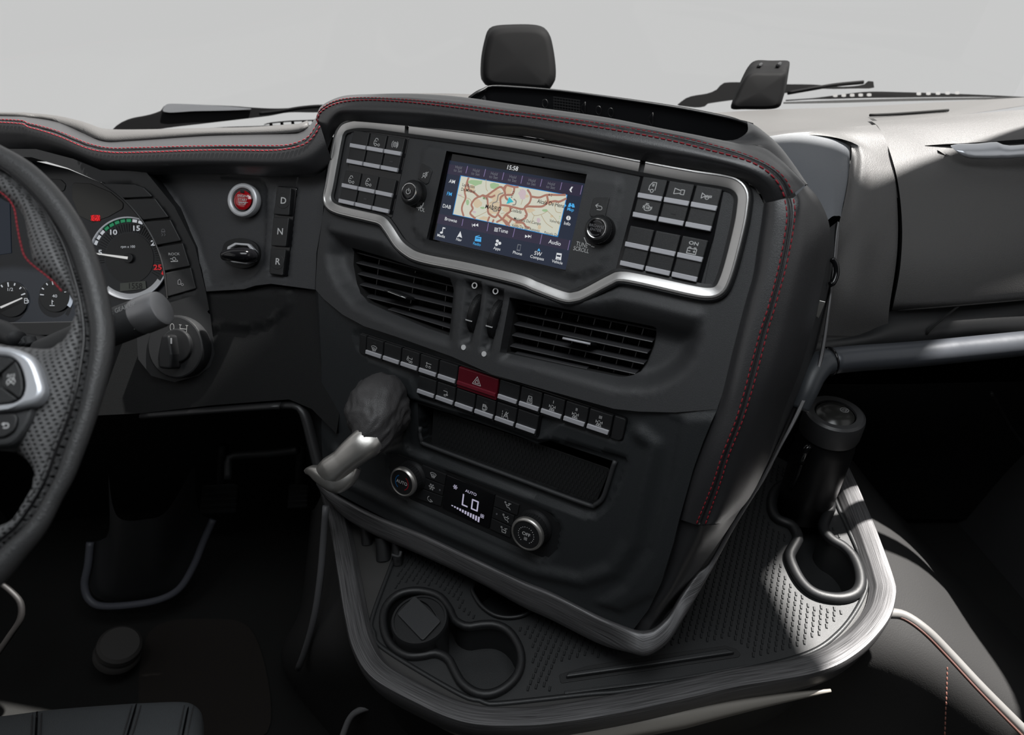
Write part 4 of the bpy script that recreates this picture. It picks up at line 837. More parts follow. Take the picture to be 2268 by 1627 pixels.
for (x0, y0, x1, y1) in ((520, 258, 498, 345), (736, 295, 713, 385), (955, 335, 933, 425), (1180, 375, 1158, 468), (1413, 415, 1390, 505), (1652, 455, 1630, 545), (1897, 490, 1872, 600), (465, 895, 450, 975), (770, 940, 752, 1040), (1088, 1000, 1062, 1112), (1413, 1075, 1388, 1195), (1748, 1150, 1722, 1268)):
    fill('divider', [[Q(x0 - 3, y0), Q(x0 + 3, y0), Q(x1 + 3, y1), Q(x1 - 3, y1)]], PS, .0009, ui['line'], sg)
def T_(s, x, y, h, m, name='screen_text', **k): return text(name, s, *Q(x, y), h, PS, .0010 if 'off' not in k else k.pop('off'), ui[m], k.pop('parent', sg), **k)
T_('15:58', 1055, 283, 9.8, 'white', bold=.012)
for x, y in ((410, 275), (622, 313), (838, 352), (1062, 390), (1292, 432), (1524, 473)):
    T_('Hold', x, y, 6.6, 'grey'); T_('to Set', x - 8, y + 40, 6.6, 'grey')
for s_, x, y, m, h in (('AM', 333, 445, 'white', 8.2), ('FM', 300, 595, 'blue', 8.2), ('DAB', 268, 745, 'white', 8.2), ('Browse', 317, 905, 'white', 7.8), ('Tune', 945, 1035, 'white', 9), ('Audio', 1566, 1180, 'white', 9), ('Media', 200, 1097, 'white', 6.4), ('Nav', 413, 1142, 'white', 6.4),
                   ('Radio', 630, 1195, 'blue', 6.4), ('Apps', 872, 1250, 'white', 6.4), ('Phone', 1117, 1305, 'white', 6.8), ('SW', 1363, 1312, 'white', 9), ('Compass', 1353, 1360, 'white', 6.8), ('Vehicle', 1596, 1412, 'white', 6.6), ('Map', 1755, 780, 'blue', 7.2), ('Info', 1715, 950, 'white', 7.6)):
    T_(s_, x, y, h, m, bold=.01)
def U(name, polys, m, off=.0010): return fill(name, [[Q(*p) for p in q] for q in polys], PS, off, ui[m], sg)
U('arrow_symbol', [[(1785, 508), (1762, 545), (1772, 575), (1755, 568), (1742, 542), (1768, 505)]], 'white')
for sx_, x, y in ((-1, 615, 965), (1, 1240, 1100)):
    for k in (0, 1): U('skip_symbol', [[(x + sx_ * (-30 + k * 36), y - 18), (x + sx_ * (2 + k * 36), y + 3), (x + sx_ * (-32 + k * 36), y + 20)]], 'white')
    U('skip_symbol', [[(x + sx_ * 40, y - 15), (x + sx_ * 44, y - 15), (x + sx_ * 40, y + 24), (x + sx_ * 36, y + 24)]], 'white')
for i in range(3):
    for j in range(3): U('tune_grid', [[(846 + i * 15 - j * 3, 995 + j * 17 + i * 3), (856 + i * 15 - j * 3, 997 + j * 17 + i * 3), (853 + i * 15 - j * 3, 1009 + j * 17 + i * 3), (843 + i * 15 - j * 3, 1007 + j * 17 + i * 3)]], 'white')
U('media_symbol', [[(220, 992), (252, 998), (249, 1012), (226, 1008), (218, 1058), (210, 1058)]], 'white'); U('media_symbol', [[(204 + 18 * math.cos(a), 1057 + 13 * math.sin(a)) for a in [PI * k / 8 for k in range(16)]]], 'white')
U('nav_symbol', [[(433, 1040), (452, 1122), (421, 1105), (390, 1112)]], 'white')
U('radio_symbol', [[(612, 1100), (684, 1112), (680, 1170), (604, 1158)]], 'blue'); U('radio_symbol', [[(622, 1118), (672, 1126), (671, 1134), (621, 1127)]], 'bg', .0013); U('radio_symbol', [[(618, 1098), (664, 1088), (664, 1094), (622, 1104)]], 'blue')
for hx, hy in ((876, 1158), (905, 1185), (866, 1200)): U('apps_symbol', [[(hx + 19 * math.cos(a), hy + 20 * math.sin(a)) for a in [PI * k / 3 + .5 for k in range(6)]]], 'white')
U('phone_symbol', [[(1122, 1195), (1163, 1203), (1148, 1280), (1108, 1272)]], 'grey'); U('phone_symbol', [[(1128, 1205), (1157, 1210), (1144, 1266), (1116, 1260)]], 'bg', .0013)
U('compass_arrow', [[(1377, 1245), (1392, 1280), (1355, 1274)]], 'blue')
U('vehicle_symbol', [[(1590, 1300), (1650, 1308), (1640, 1390), (1574, 1378)]], 'white'); U('vehicle_symbol', [[(1590, 1322), (1640, 1330), (1632, 1352), (1588, 1343)]], 'bg', .0013); U('vehicle_symbol', [[(1590, 1368), (1625, 1374), (1624, 1380), (1588, 1374)]], 'bg', .0013)
U('map_symbol', [[(1742, 702), (1762, 704), (1763, 728), (1773, 730), (1776, 707), (1796, 712), (1806, 755), (1774, 755), (1770, 742), (1756, 740), (1748, 752), (1722, 745)]], 'blue')
U('info_symbol', [[(1730 + 27 * math.cos(a), 882 + 27 * math.sin(a)) for a in [PI * k / 12 for k in range(24)]]], 'white'); U('info_symbol', [[(1728, 872), (1735, 872), (1731, 898), (1724, 898)]], 'bg', .0013); U('info_symbol', [[(1730, 860), (1737, 861), (1736, 867), (1729, 866)]], 'bg', .0013)
U('map_pointer', [[(1690, 708), (1705, 735), (1678, 755)]], 'blue')
# map
MP = [(438, 372), (1713, 606), (1600, 1105), (342, 838)]
mpf = fill('map_frame', [[Q(434, 368), Q(1718, 603), Q(1603, 1111), Q(338, 840)]], PS, .0006, ui['frame'], sg)
fill('map', [[Q(442, 378), Q(1708, 610), Q(1596, 1100), Q(346, 835)]], PS, .0009, ui['map'], sg)
random.seed(3)
MPl = [Q(446, 384), Q(1702, 613), Q(1590, 1094), Q(352, 832)]
def clipin(pts):
    A = np.array([Q(*p) for p in pts]); ok = inside(A, MPl); return ok
def blob(x, y, rx, ry, n=11): return [(x + rx * math.cos(2 * PI * k / n) * random.uniform(.7, 1.15), y + ry * math.sin(2 * PI * k / n) * random.uniform(.7, 1.15)) for k in range(n)]
def MU(name, polys, m, off):
    out = []
    for q in polys:
        A = [Q(*p) for p in q]; q2 = []
        for a in A:     # keep drawing inside the map rectangle
            c = (1020 + 0, 455); t = 1.0
            while t > 0 and not inside(np.array([(c[0] + 75 + (a[0] - c[0] - 75) * t, c[1] + (a[1] - c[1]) * t)]), MPl)[0]: t -= .04
            q2.append((c[0] + 75 + (a[0] - c[0] - 75) * t, c[1] + (a[1] - c[1]) * t))
        out.append(q2)
    return fill(name, out, PS, off, ui[m], sg)
for i, (x, y, rx, ry, m) in enumerate([(620, 450, 90, 45, 'green'), (840, 490, 60, 40, 'green'), (520, 690, 20, 35, 'green'), (720, 640, 22, 18, 'green'), (1450, 790, 40, 16, 'green'), (700, 760, 30, 14, 'green'), (1010, 545, 50, 60, 'urban'), (860, 610, 100, 80, 'urban'), (840, 760, 90, 90, 'urban'),
      (980, 880, 60, 60, 'urban'), (1000, 780, 60, 40, 'urban'), (1270, 790, 60, 30, 'urban'), (720, 900, 80, 40, 'urban'), (640, 700, 50, 60, 'urban'), (1500, 690, 60, 30, 'urban'), (1180, 600, 50, 70, 'pink'), (1370, 910, 25, 30, 'pink'), (430, 610, 22, 12, 'pink'), (600, 810, 25, 15, 'pink'), (1230, 620, 28, 20, 'urban'),
      (1530, 860, 20, 16, 'urban'), (1380, 990, 22, 30, 'urban'), (500, 540, 45, 30, 'urban'), (1640, 880, 18, 20, 'green'), (1120, 960, 60, 28, 'urban'), (580, 520, 30, 40, 'urban')]):
    MU('map_area', [blob(x, y, rx, ry)], m, .00105 + (i % 4) * .00003)
def road(pts, wdt, m, off):
    P = catmull([Vector((*PS.loc(*Q(*p), off), 0)) for p in pts], max(8, len(pts) * 6)); L_ = [[(p.x, p.y) for p in P]]
    return strokes('map_road', L_, wdt, PS, off, ui[m], sg)
for q in ([(530, 400), (512, 450), (485, 560), (495, 640), (460, 720), (450, 780), (470, 855)], [(512, 450), (540, 540), (600, 580), (655, 625), (700, 610), (745, 615), (830, 555), (905, 510), (945, 530), (970, 590), (978, 640), (1020, 680), (1010, 700)], [(655, 625), (600, 660), (565, 720), (580, 770), (550, 825), (590, 870), (610, 885)],
          [(700, 612), (750, 640), (760, 700), (765, 810), (800, 850), (850, 870), (880, 835), (900, 790), (915, 720), (915, 640), (960, 600)], [(745, 615), (800, 630), (845, 612)], [(945, 530), (985, 490), (1040, 500), (1080, 510), (1125, 510)], [(1080, 510), (1075, 560), (1050, 600), (985, 605)], [(915, 725), (1000, 735), (1080, 755), (1180, 775), (1230, 745), (1330, 745), (1420, 740), (1480, 690), (1475, 625)],
          [(1240, 545), (1270, 590), (1280, 640), (1260, 700), (1205, 760), (1230, 840), (1210, 890)], [(1285, 625), (1380, 635), (1470, 605), (1600, 605), (1690, 605)], [(1480, 700), (1560, 680), (1620, 685), (1700, 650)], [(880, 835), (930, 890), (990, 930), (1020, 975)], [(1030, 740), (1030, 800), (980, 840), (940, 890), (870, 930)], [(980, 840), (1050, 890), (1130, 920), (1210, 880), (1215, 850)], [(1050, 890), (1010, 950), (985, 965)], [(760, 920), (780, 870)], [(1100, 935), (1180, 940), (1220, 985), (1260, 1000)], [(970, 590), (965, 540), (985, 490)], [(820, 930), (830, 905)], [(940, 890), (985, 960)]):
    road(q, .00135, 'road', .0013)
for q in ([(1040, 750), (1020, 800)], [(510, 640), (550, 660), (570, 700)], [(945, 580), (880, 610), (870, 680), (815, 715), (830, 800)], [(1280, 800), (1320, 850), (1400, 840), (1480, 800)], [(1320, 850), (1280, 950)], [(1480, 800), (1560, 880), (1620, 960)], [(1400, 840), (1460, 940), (1540, 1000)], [(740, 420), (740, 520), (760, 560)], [(1150, 540), (1180, 640), (1160, 720)], [(760, 800), (660, 850), (610, 870)],
          [(400, 600), (480, 640)], [(1560, 690), (1580, 800), (1640, 820)], [(800, 560), (860, 640), (920, 640)], [(780, 700), (850, 690), (900, 700)], [(920, 830), (960, 820)]): road(q, .0004, 'thin', .0012)
for q in ([(945, 580), (890, 605), (870, 680), (820, 710), (825, 790), (870, 800)], [(1075, 655), (1100, 680), (1090, 720), (1060, 725)]): road(q, .0008, 'street', .00125)
for s_, x, y, h, b_ in (('Las Rozas', 530, 495, 7.2, .004), ('De Madrid', 524, 552, 7.2, .004), ('MADRID', 826, 762, 9.2, .015), ('Coslada', 1098, 797, 7.8, .004), ('Alcalá De Hena', 1517, 710, 9, .012), ('Mejorada Del Campo', 1235, 920, 6.6, .004), ('Velilla De San Antonio', 1215, 1003, 6.6, .004), ('Valverdo', 1568, 925, 6.4, 0), ('Pozuelo Du', 1520, 1072, 6, 0), ('A-6', 728, 648, 5.5, 0), ('R-2', 1512, 608, 5.5, 0)):
    T_(s_, x, y, h, 'ink', name='map_name', off=.0016, bold=b_, sx=.86)
T_('M-12', 1062, 600, 5.5, 'ink', name='map_name', off=.0016, rot=1.45)
U('position_arrow', [[(1018, 628), (1072, 690), (1040, 696), (984, 714)]], 'cyan', .0019)
# knobs and keys
def knob(lbl, base, top, rb, rt, hgt):
    a, b = P1.loc(*base, .005); m = P1.mat(.004, a, b)
    k = lathe('rotary_knob', [(rb * 1.06, 0), (rb * 1.05, .003), (rb, .006), (rb * .97, hgt * .75), (rt * 1.08, hgt), (0, hgt)], m, plastic_bl, inf, seg=48, label=lbl)
    bm = bmesh.new()
    for q in range(60):
        r = bmesh.ops.create_cube(bm, size=1)['verts']; R = Matrix.Rotation(2 * PI * q / 60, 3, 'Z')
        for v in r: v.co = R @ Vector((rb * .985 + v.co.x * .0012, v.co.y * .0009, hgt * .42 + v.co.z * hgt * .55))
    me = bpy.data.meshes.new('g'); bm.to_mesh(me); bm.free(); link('grip_ribs', me, plastic_bl, k, m, kind='stuff')
    lathe('knob_ring', [(rt * .88, hgt - .001), (rt * .90, hgt + .0012), (rt * .96, hgt + .0014), (rt * 1.02, hgt), (rt * 1.02, hgt - .002)], m, chrome, k, seg=48)
    lathe('knob_cap', [(0, hgt + .0004), (rt * .6, hgt + .0004), (rt * .8, hgt + .0010), (rt * .885, hgt + .0012), (rt * .89, hgt - .001)], m, gloss, k, seg=48)
    return k, Plane(P1.W(a, b, .004 + hgt + .0022), axes=(P1.u, P1.v))
k1, kp = knob('left black volume knob with a power symbol', (921, 430), (908.5, 424.7), .0172, .0122, .017)
icon('power', kp, 0, 0, 0, .0048, white, k1, r=.0004)
k2, kp2 = knob('right black knob marked browse and enter', (1331, 510), (1319, 504), .0170, .0122, .016)
text('lettering', 'BROWSE', 0, .0020, .0034, kp2, 0, grey_p, k2, local=True, sx=1.05); text('lettering', 'ENTER', 0, -.0024, .0034, kp2, 0, grey_p, k2, local=True, sx=1.05)
strokes('arc', [C_(0, 0, .0085, 8, .9, 2.24), C_(0, 0, .0085, 8, PI + .9, PI + 2.24)], .0002, kp2, 0, grey_p, k2)
k = plate('mute_key', [(933, 361), (952, 371), (957, 379), (949, 405), (943, 409), (930, 399), (925, 395)], P1, .0058, .004, btn, inf, rnd=.002, bev=.0008)
icon('mute', P1, .0060, *P1.loc(941, 387, .006), .0058, white, k)
k = plate('back_key', [(1313, 440), (1319, 437), (1350, 436.5), (1340, 482), (1325, 478), (1308, 480), (1305, 472)], P1, .0058, .004, btn, inf, rnd=.002, bev=.0008)
icon('back', P1, .0060, *P1.loc(1326, 459, .006), .0056, white, k)
text('lettering', 'VOL', 933, 464, 8.8, P1, .0052, white, inf, sx=.85)
text('lettering', 'TUNE', 1289, 542, 10, P1, .0052, white, inf, sx=.8); text('lettering', 'SCROLL', 1287, 553, 9.6, P1, .0052, white, inf, sx=.8)
strokes('turn_arrow', [[P1.loc(x, y, .0052) for x, y in q] for q in ([(917, 456), (925, 460), (935, 457)], [(935, 457), (931, 455)], [(930, 461), (936, 456), (938, 449)], [(1294, 526), (1299, 538), (1308, 543)], [(1310, 545), (1316, 547)])], .0006, P1, .0053, white, inf)
# ================================================================= SWITCH STRIP on the lower plane
st = thing('switch_strip', 'long strip of small switches with silver bars around a red hazard switch', 'switches', tuple(P2.at(1090, 850)))
cx0 = P2.loc(813.8, 743.3, .002); cx1 = P2.loc(1361, 919, .002); ax = Vector((cx1[0] - cx0[0], cx1[1] - cx0[1])); cw = ax.length / 12; ax.normalize(); ay = Vector((ax.y, -ax.x))
o2 = Vector(cx0); rowh = abs((Vector(P2.loc(926.6, 829.9, .002)) - Vector(P2.loc(930.7, 784.2, .002))).dot(ay)); print('strip', cw, rowh, ay)
def sp(c, r): p = o2 + ax * (c * cw) + ay * (r * rowh); return (p.x, p.y)
plateL('housing', [sp(-.45, -.03), sp(12.5, -.03), sp(12.5, 1.03), sp(9.03, 1.03), sp(9.03, 2.08), sp(2.97, 2.08), sp(2.97, 1.03), sp(-.45, 1.03)], P2, 0, .01, gloss, st, rnd=.004)
plateL('end_cap', [sp(-.42, 0), sp(-.03, 0), sp(-.03, .98), sp(-.42, .98)], P2, .003, .005, btn, st, rnd=[.001, .001, .0005, .008], bev=.001)
plateL('end_cap', [sp(12.03, 0), sp(12.48, 0), sp(12.48, .98), sp(12.03, .98)], P2, .003, .005, btn, st, rnd=[.001, .004, .008, .0005], bev=.001)
def sw(c, r, ic_=None, lamp=False):
    g = .035; k = plateL('switch', [sp(c + g, r + .02), sp(c + 1 - g, r + .02), sp(c + 1 - g, r + .97), sp(c + g, r + .97)], P2, .004, .007, btn, st, rnd=.001, bev=.0008)
    plateL('silver_bar', [sp(c + g + .01, r + .66), sp(c + 1 - g - .03, r + .66), sp(c + 1 - g - .05, r + .85), sp(c + g - .0, r + .85)], P2, .0064, .004, silver_b, k, bev=.0006, rnd=.0007)
    if lamp: plateL('indicator', [sp(c + .42, r + .20), sp(c + .58, r + .20), sp(c + .58, r + .27), sp(c + .42, r + .27)], P2, .0042, .001, mat_lamp, k, bev=.0001)
    if ic_:
        if isinstance(ic_, tuple): ic_, tx_ = ic_; text('lettering', tx_, *sp(c + .5, r + .25), .0042, P2, .0043, white, k, local=True)
        icon(ic_, P2, .0043, *sp(c + .48, r + .47), .0052, white, k, r=.00036)
for c, i_, l in ((0, 'defrost', 1), (1, None, 0), (2, 'lift', 0), (3, 'axle2', 0), (4, None, 0), (7, None, 0), (8, 'seat', 1), (9, ('diff', 'I'), 0), (10, ('diff', 'II'), 0), (11, ('diff', 'III'), 0)): sw(c, 0, i_, l)
for c, i_, l in ((3, None, 0), (4, 'tip', 1), (5, None, 0), (6, 'fuel', 1), (7, 'lane', 1), (8, None, 0)): sw(c, 1.03, i_, l)
k = plateL('hazard_switch', [sp(5.03, .03), sp(6.97, .03), sp(6.97, 1.0), sp(5.03, 1.0)], P2, .005, .008, red_btn, st, rnd=.001, bev=.001, label='dark red hazard switch with a white warning triangle')
plateL('grip_bar', [sp(5.05, .66), sp(6.94, .66), sp(6.93, .84), sp(5.03, .84)], P2, .0070, .004, mat('red grip', (.16, .012, .024), .35), k, bev=.0008)
icon('hazard', P2, .0053, *sp(5.98, .43), .0070, white, k, r=.0004)
# ================================================================= CLIMATE CONTROL
cl = thing('climate_panel', 'climate control panel with LO on a small dark display between two silver-rimmed knobs', 'climate control', tuple(P2.at(1030, 1110)))
plate('panel', [(862, 1006), (880, 1005), (990, 1044), (1100, 1085), (1165, 1111), (1220, 1138), (1243, 1168), (1234, 1220), (1211, 1238), (1172, 1229), (1090, 1192), (908, 1107), (868, 1080), (855, 1036)], P2, -.0035, .008, plastic_bl, cl, rnd=.006)
disp = plate('display', [(989.5, 1051), (1096, 1094.5), (1083, 1170.5), (979, 1124)], P2, -.0015, .004, gloss, cl, rnd=.001)
lcd = emi('lcd light', (.40, .38, .50)); PD = P2.shift(-.0012)
a, b = PD.loc(1040, 1112)
def seg(pts, w=.0011): return strokes('digit', [pts], w, PD, .0001, lcd, disp, a, b)
for (ox, mk) in ((-.0115, 'L'), (.0045, 'O')):
    hgt = .0085
    if mk == 'L': seg([(ox, hgt), (ox, -hgt)]); seg([(ox, -hgt), (ox + .0085, -hgt)])
    else: seg([(ox, hgt * .75), (ox, -hgt)]); seg([(ox, -hgt), (ox + .0095, -hgt)]); seg([(ox + .0095, -hgt), (ox + .0095, hgt * .75)]); seg([(ox, hgt * .75), (ox + .0095, hgt * .75)])
text('display_text', 'AUTO', 1043, 1091, 7, PD, .0002, lcd, disp, sx=1.1, bold=.01)
icon('snow', PD, .0002, *PD.loc(1008.5, 1078), .0038, lcd, disp, r=.0003)
for i in range(11):
    x = 1000 + i * 5.9; y = 1117.5 + i * 2.6; hh = 2 + i * .95
    fill('fan_bar', [[(x, y), (x + 3.6, y + 1.4), (x + 3.6 - hh * .12, y + 1.4 + hh), (x - hh * .12, y + hh)]], PD, .0001, lcd, disp)
icon('fan', PD, .0002, *PD.loc(1068, 1142.5), .0036, lcd, disp, r=.0003)
for i in range(3):
    t0, t1 = i / 3, (i + 1) / 3
    L0, L1 = (936, 1028), (922, 1104); R0_, R1_ = (988, 1050), (976, 1122)
    q = [lerp2(L0, L1, t0 + .015), lerp2(R0_, R1_, t0 + .015), lerp2(R0_, R1_, t1 - .015), lerp2(L0, L1, t1 - .015)]
    k = plate('climate_key', q, P2, -.001, .004, btn, cl, bev=.0005, rnd=.0006)
    icon(('defrost', 'snow', 'recirc')[i], P2, -.0007, *P2.loc(959.5 - i * 3.5, 1051.5 + i * 26.5, -.0007), .0053, white, k, r=.00042)
    if i == 1: disc('key_lamp', 974, 1085, .0013, P2, -.0006, .001, grey_p, k, bev=0)
    L0, L1 = (1097.5, 1096), (1085, 1172); R0_, R1_ = (1150 - i * 9, 1117 - i * 2), (1136 - i * 3, 1192)
    q = [lerp2(L0, L1, t0 + .015), lerp2(R0_, R1_, t0 + .015), lerp2(R0_, R1_, t1 - .015), lerp2(L0, L1, t1 - .015)]
    k = plate('climate_key', q, P2, -.001, .004, btn, cl, bev=.0005, rnd=.0006)
    icon(('face', 'feet', 'both')[i], P2, -.0007, *P2.loc(1124 - i * 4.3, 1119 + i * 27.5, -.0007), .0056, white, k, r=.00046)
    if i == 1: disc('key_lamp', 1100, 1138, .0013, P2, -.0006, .001, grey_p, k, bev=0)
def cknob(lbl, face, rt, off):
    a, b = P2.loc(*face, off); m = P2.mat(-.003, a, b); h = off + .003; rb = rt * .97
    k = lathe('climate_knob', [(rb * 1.12, 0), (rb * 1.10, .004), (rb, .007), (rb, h - .004), (0, h - .004)], m, plastic_bl, cl, seg=48, label=lbl)
    bm = bmesh.new()
    for q in range(36):
        r = bmesh.ops.create_cube(bm, size=1)['verts']; R = Matrix.Rotation(2 * PI * q / 36, 3, 'Z')
        for v in r: v.co = R @ Vector((rb * 1.0 + v.co.x * .0014, v.co.y * .0028, h * .5 + v.co.z * h * .4))
    me = bpy.data.meshes.new('g'); bm.to_mesh(me); bm.free(); link('grip_ribs', me, plastic_bl, k, m, kind='stuff')
    lathe('knob_rim', [(rt * .82, h - .001), (rt * .83, h + .0008), (rt * .88, h + .0012), (rt * .97, h - .0006), (rt, h - .003), (rt, h - .006)], m, alu, k, seg=64, sharp=60)
    lathe('knob_face', [(0, h + .0002), (rt * .80, h + .0002), (rt * .835, h - .001)], m, plastic_bl, k, seg=48)
    return k, Plane(P2.W(a, b, off + .0006), axes=(P2.u, P2.v))
k, kp = cknob('left climate knob marked AUTO with a blue and a red arc', (890.5, 1068), .0231, .024)
text('lettering', 'AUTO', 0, 0, .0052, kp, 0, white, k, local=True, sx=1.0, bold=.02)
strokes('cold_arc', [C_(0, 0, .0118, 12, 2.15, 4.1)], .0006, kp, 0, mat('blue print', (.01, .18, .50), .4), k); strokes('warm_arc', [C_(0, 0, .0118, 12, -1.0, .95)], .0006, kp, 0, mat('red print', (.45, .01, .02), .4), k)
k, kp = cknob('right climate knob marked OFF with a ring of dots', (1165.5, 1184), .0242, .022)
text('lettering', 'OFF', 0, .0010, .0052, kp, 0, white, k, local=True, bold=.02); icon('fan', kp, 0, 0, -.0058, .0028, white, k, r=.0003)
for i in range(19): an = math.radians(-55 + i * 16.2); link('dot', curve_mesh([circ(0, 0, .00062, 8)], .00005, 0), white, k, kp.mat(0, .0118 * math.cos(an), .0118 * math.sin(an)))
# ================================================================= PARKING BRAKE LEVER
pb = thing('parking_brake', 'parking brake lever with a wrinkled black leather boot and brushed metal grip', 'lever', tuple(P2.at(850, 930)))
ctrl = [(846, 892, -.025, 40), (846, 896, .004, 52), (842, 900, .026, 61), (837, 908, .044, 66), (833, 922, .058, 66), (829, 942, .070, 60), (824, 962, .080, 50), (817, 980, .088, 38), (810, 994, .094, 27)]
from mathutils import noise as nz
nv, nu = 70, 84; cs = catmull([Vector((c[0], c[1], c[2] * 1000)) for c in ctrl], nv); rr = [v.x for v in catmull([Vector((c[3], i * 10, 0)) for i, c in enumerate(ctrl)], nv)]
ce = [P2.at(c.x, c.y, c.z / 1000) for c in cs]; vs_ = []
for i, c in enumerate(ce):
    a = ce[max(0, i - 1)]; b = ce[min(nv - 1, i + 1)]; t = (b - a).normalized(); s1 = t.cross(P2.v).normalized(); s2 = s1.cross(t); k_ = rr[i] * c.length / ray(cs[i].x, cs[i].y).length / F
    for j in range(nu):
        an = 2 * PI * j / nu; q = i / nv; X = Vector((math.cos(an) * 1.3, math.sin(an) * 1.3, q * 2.6)); wrp = nz.noise(X * .8 + Vector((3, 1, 2))) * 1.6
        f = 1 + .13 * nz.noise(X) + .075 * (1 - 2 * abs(nz.noise(X * 1.7 + Vector((wrp, 5, wrp))))) + .03 * (1 - 2.5 * abs(nz.noise(X * 4.0 + Vector((0, wrp, 9)))))
        vs_.append(c + (s1 * math.cos(an) + s2 * math.sin(an) * 1.1) * k_ * f)
fs = [[i * nu + j, i * nu + (j + 1) % nu, (i + 1) * nu + (j + 1) % nu, (i + 1) * nu + j] for i in range(nv - 1) for j in range(nu)] + [[(nv - 1) * nu + j for j in range(nu)]]
link('boot', mesh_from(vs_, fs), mat('boot leather', (.058, .056, .057), .46, bump=.5, bscale=900, kind='leather'), pb)
def form(nm, P, prof, up, m, sc):     # swept grip with its own section at each station
    n = 44; C2 = catmull(P, n); S2 = catmull([Vector((a_, b_, 0)) for a_, b_ in sc], n); vv = []; K = 28
    for i, c in enumerate(C2):
        a_ = C2[max(0, i - 1)]; b_ = C2[min(n - 1, i + 1)]; t = (b_ - a_).normalized(); s1 = t.cross(up).normalized(); s2 = s1.cross(t)
        for j in range(K):
            an = 2 * PI * j / K; cx, sy = math.cos(an), math.sin(an); ex = .75
            vv.append(c + s1 * math.copysign(abs(cx) ** ex, cx) * S2[i].x + s2 * math.copysign(abs(sy) ** ex, sy) * S2[i].y)
    fs = [[i * K + j, i * K + (j + 1) % K, (i + 1) * K + (j + 1) % K, (i + 1) * K + j] for i in range(n - 1) for j in range(K)] + [list(range(K)), [(n - 1) * K + j for j in range(K)][::-1]]
    return link(nm, mesh_from(vv, fs), m, pb)
form('lever_grip', [P2.at(*p) for p in ((824, 972, .086), (806, 984, .098), (785, 1000, .106), (760, 1022, .114), (738, 1040, .119), (726, 1052, .120))], None, P2.n, alu, [(.0205, .020), (.0215, .0195), (.0190, .0175), (.0178, .0168), (.0200, .0175), (.019, .016)])
form('lever_handle', [P2.at(*p) for p in ((680, 1043, .124), (684, 1042, .125), (694, 1043, .126), (708, 1049, .126), (726, 1056, .123), (746, 1060, .118), (768, 1052, .110), (786, 1030, .100))], None, P2.n, alu, [(.004, .004), (.0115, .0105), (.0165, .0155), (.0185, .0165), (.0195, .0165), (.0190, .0155), (.0155, .013), (.010, .010)])
# ================================================================= STEERING WHEEL
sw_ = thing('steering_wheel', 'black leather steering wheel with perforated grip, red inner stitching and silver spoke trim', 'steering wheel', tuple(PW.at(100, 780)))
OUTP = [(-150, 262), (-70, 290), (0, 324), (64, 359), (128, 416.5), (191.7, 509), (230, 611.5), (249, 698), (252.9, 733), (247.8, 801.6), (220, 901), (172, 1040), (137.7, 1100), (106, 1167), (17.7, 1277), (-60, 1350), (-150, 1410)]
SEAM = [(-150, 300), (-70, 332), (0, 369), (32, 393), (90, 455), (135, 530), (160, 600), (176, 660), (186, 735), (180, 800), (160, 900), (125, 995), (95, 1075), (40, 1160), (0, 1195), (-60, 1250), (-150, 1310)]
O3 = catmull([PW.at(x, y, .0) for x, y in OUTP], 90); S3 = catmull([PW.at(x, y, .012) for x, y in SEAM], 90)
n3 = PW.n; cen = []; rad_ = []
for q in S3:
    o = min(O3, key=lambda v: (v - q).length_squared); d = o - q; d -= n3 * d.dot(n3); cen.append(q + d * .5 - n3 * .011); rad_.append(d.length * .515)
rad_ = [sum(rad_[max(0, i - 4):i + 5]) / len(rad_[max(0, i - 4):i + 5]) for i in range(len(rad_))]
# the wheel is a full ring: fit its centre, then carry the rim round the side that lies outside the picture
L2 = np.array([[(q - PW.O).dot(PW.u), (q - PW.O).dot(PW.v)] for q in cen]); Aq = np.c_[2 * L2, np.ones(len(L2))]; sol = np.linalg.lstsq(Aq, (L2 ** 2).sum(1), rcond=None)[0]
WC = (float(sol[0]), float(sol[1])); WR = math.sqrt(float(sol[2]) + WC[0] ** 2 + WC[1] ** 2)
a1 = math.atan2(L2[-1][1] - WC[1], L2[-1][0] - WC[0]); a0 = math.atan2(L2[0][1] - WC[1], L2[0][0] - WC[0]); nrm = (cen[0] - PW.O).dot(PW.n)
rA = math.hypot(*(L2[-1] - np.array(WC))); rB = math.hypot(*(L2[0] - np.array(WC))); span = (a1 - a0) % (2 * PI); extra = []; K_n = 70
for k in range(1, K_n): t = k / K_n; an = a1 - span * t; R_w = rA + (rB - rA) * t; extra.append(PW.W(WC[0] + R_w * math.cos(an), WC[1] + R_w * math.sin(an), nrm))
ring_p = cen + extra; ring_r = rad_ + [rad_[-1] + (rad_[0] - rad_[-1]) * k / K_n for k in range(1, K_n)]
link('rim', sweep_mesh(ring_p, [(math.cos(2 * PI * k / 28), math.sin(2 * PI * k / 28)) for k in range(28)], n3, True, scale=ring_r), leather_w, sw_)
GR = [(-150, 300), (-70, 332), (0, 369), (32, 393), (90, 455), (135, 530), (160, 600), (176, 660), (186, 735), (180, 800), (160, 900), (125, 995), (95, 1075), (40, 1160), (0, 1195), (-60, 1250), (-110, 1200), (-40, 1165), (0, 1146), (31, 1100), (48, 1066), (51, 1040), (34, 1011), (0, 990), (-60, 985), (-150, 985),
      (-150, 752), (0, 753), (82, 759), (120, 740), (143, 698), (147, 678), (137, 645), (112, 618), (75, 588), (52, 565), (44, 530), (38, 500), (29, 457), (0, 427), (-60, 395), (-110, 372)]
GR = smooth_px(GR, 170)
grip = relief('perforated_grip', GR, PW.shift(.0125), [], .0045, perf, sw_, skirt=.008, pillow=(.014, .022))
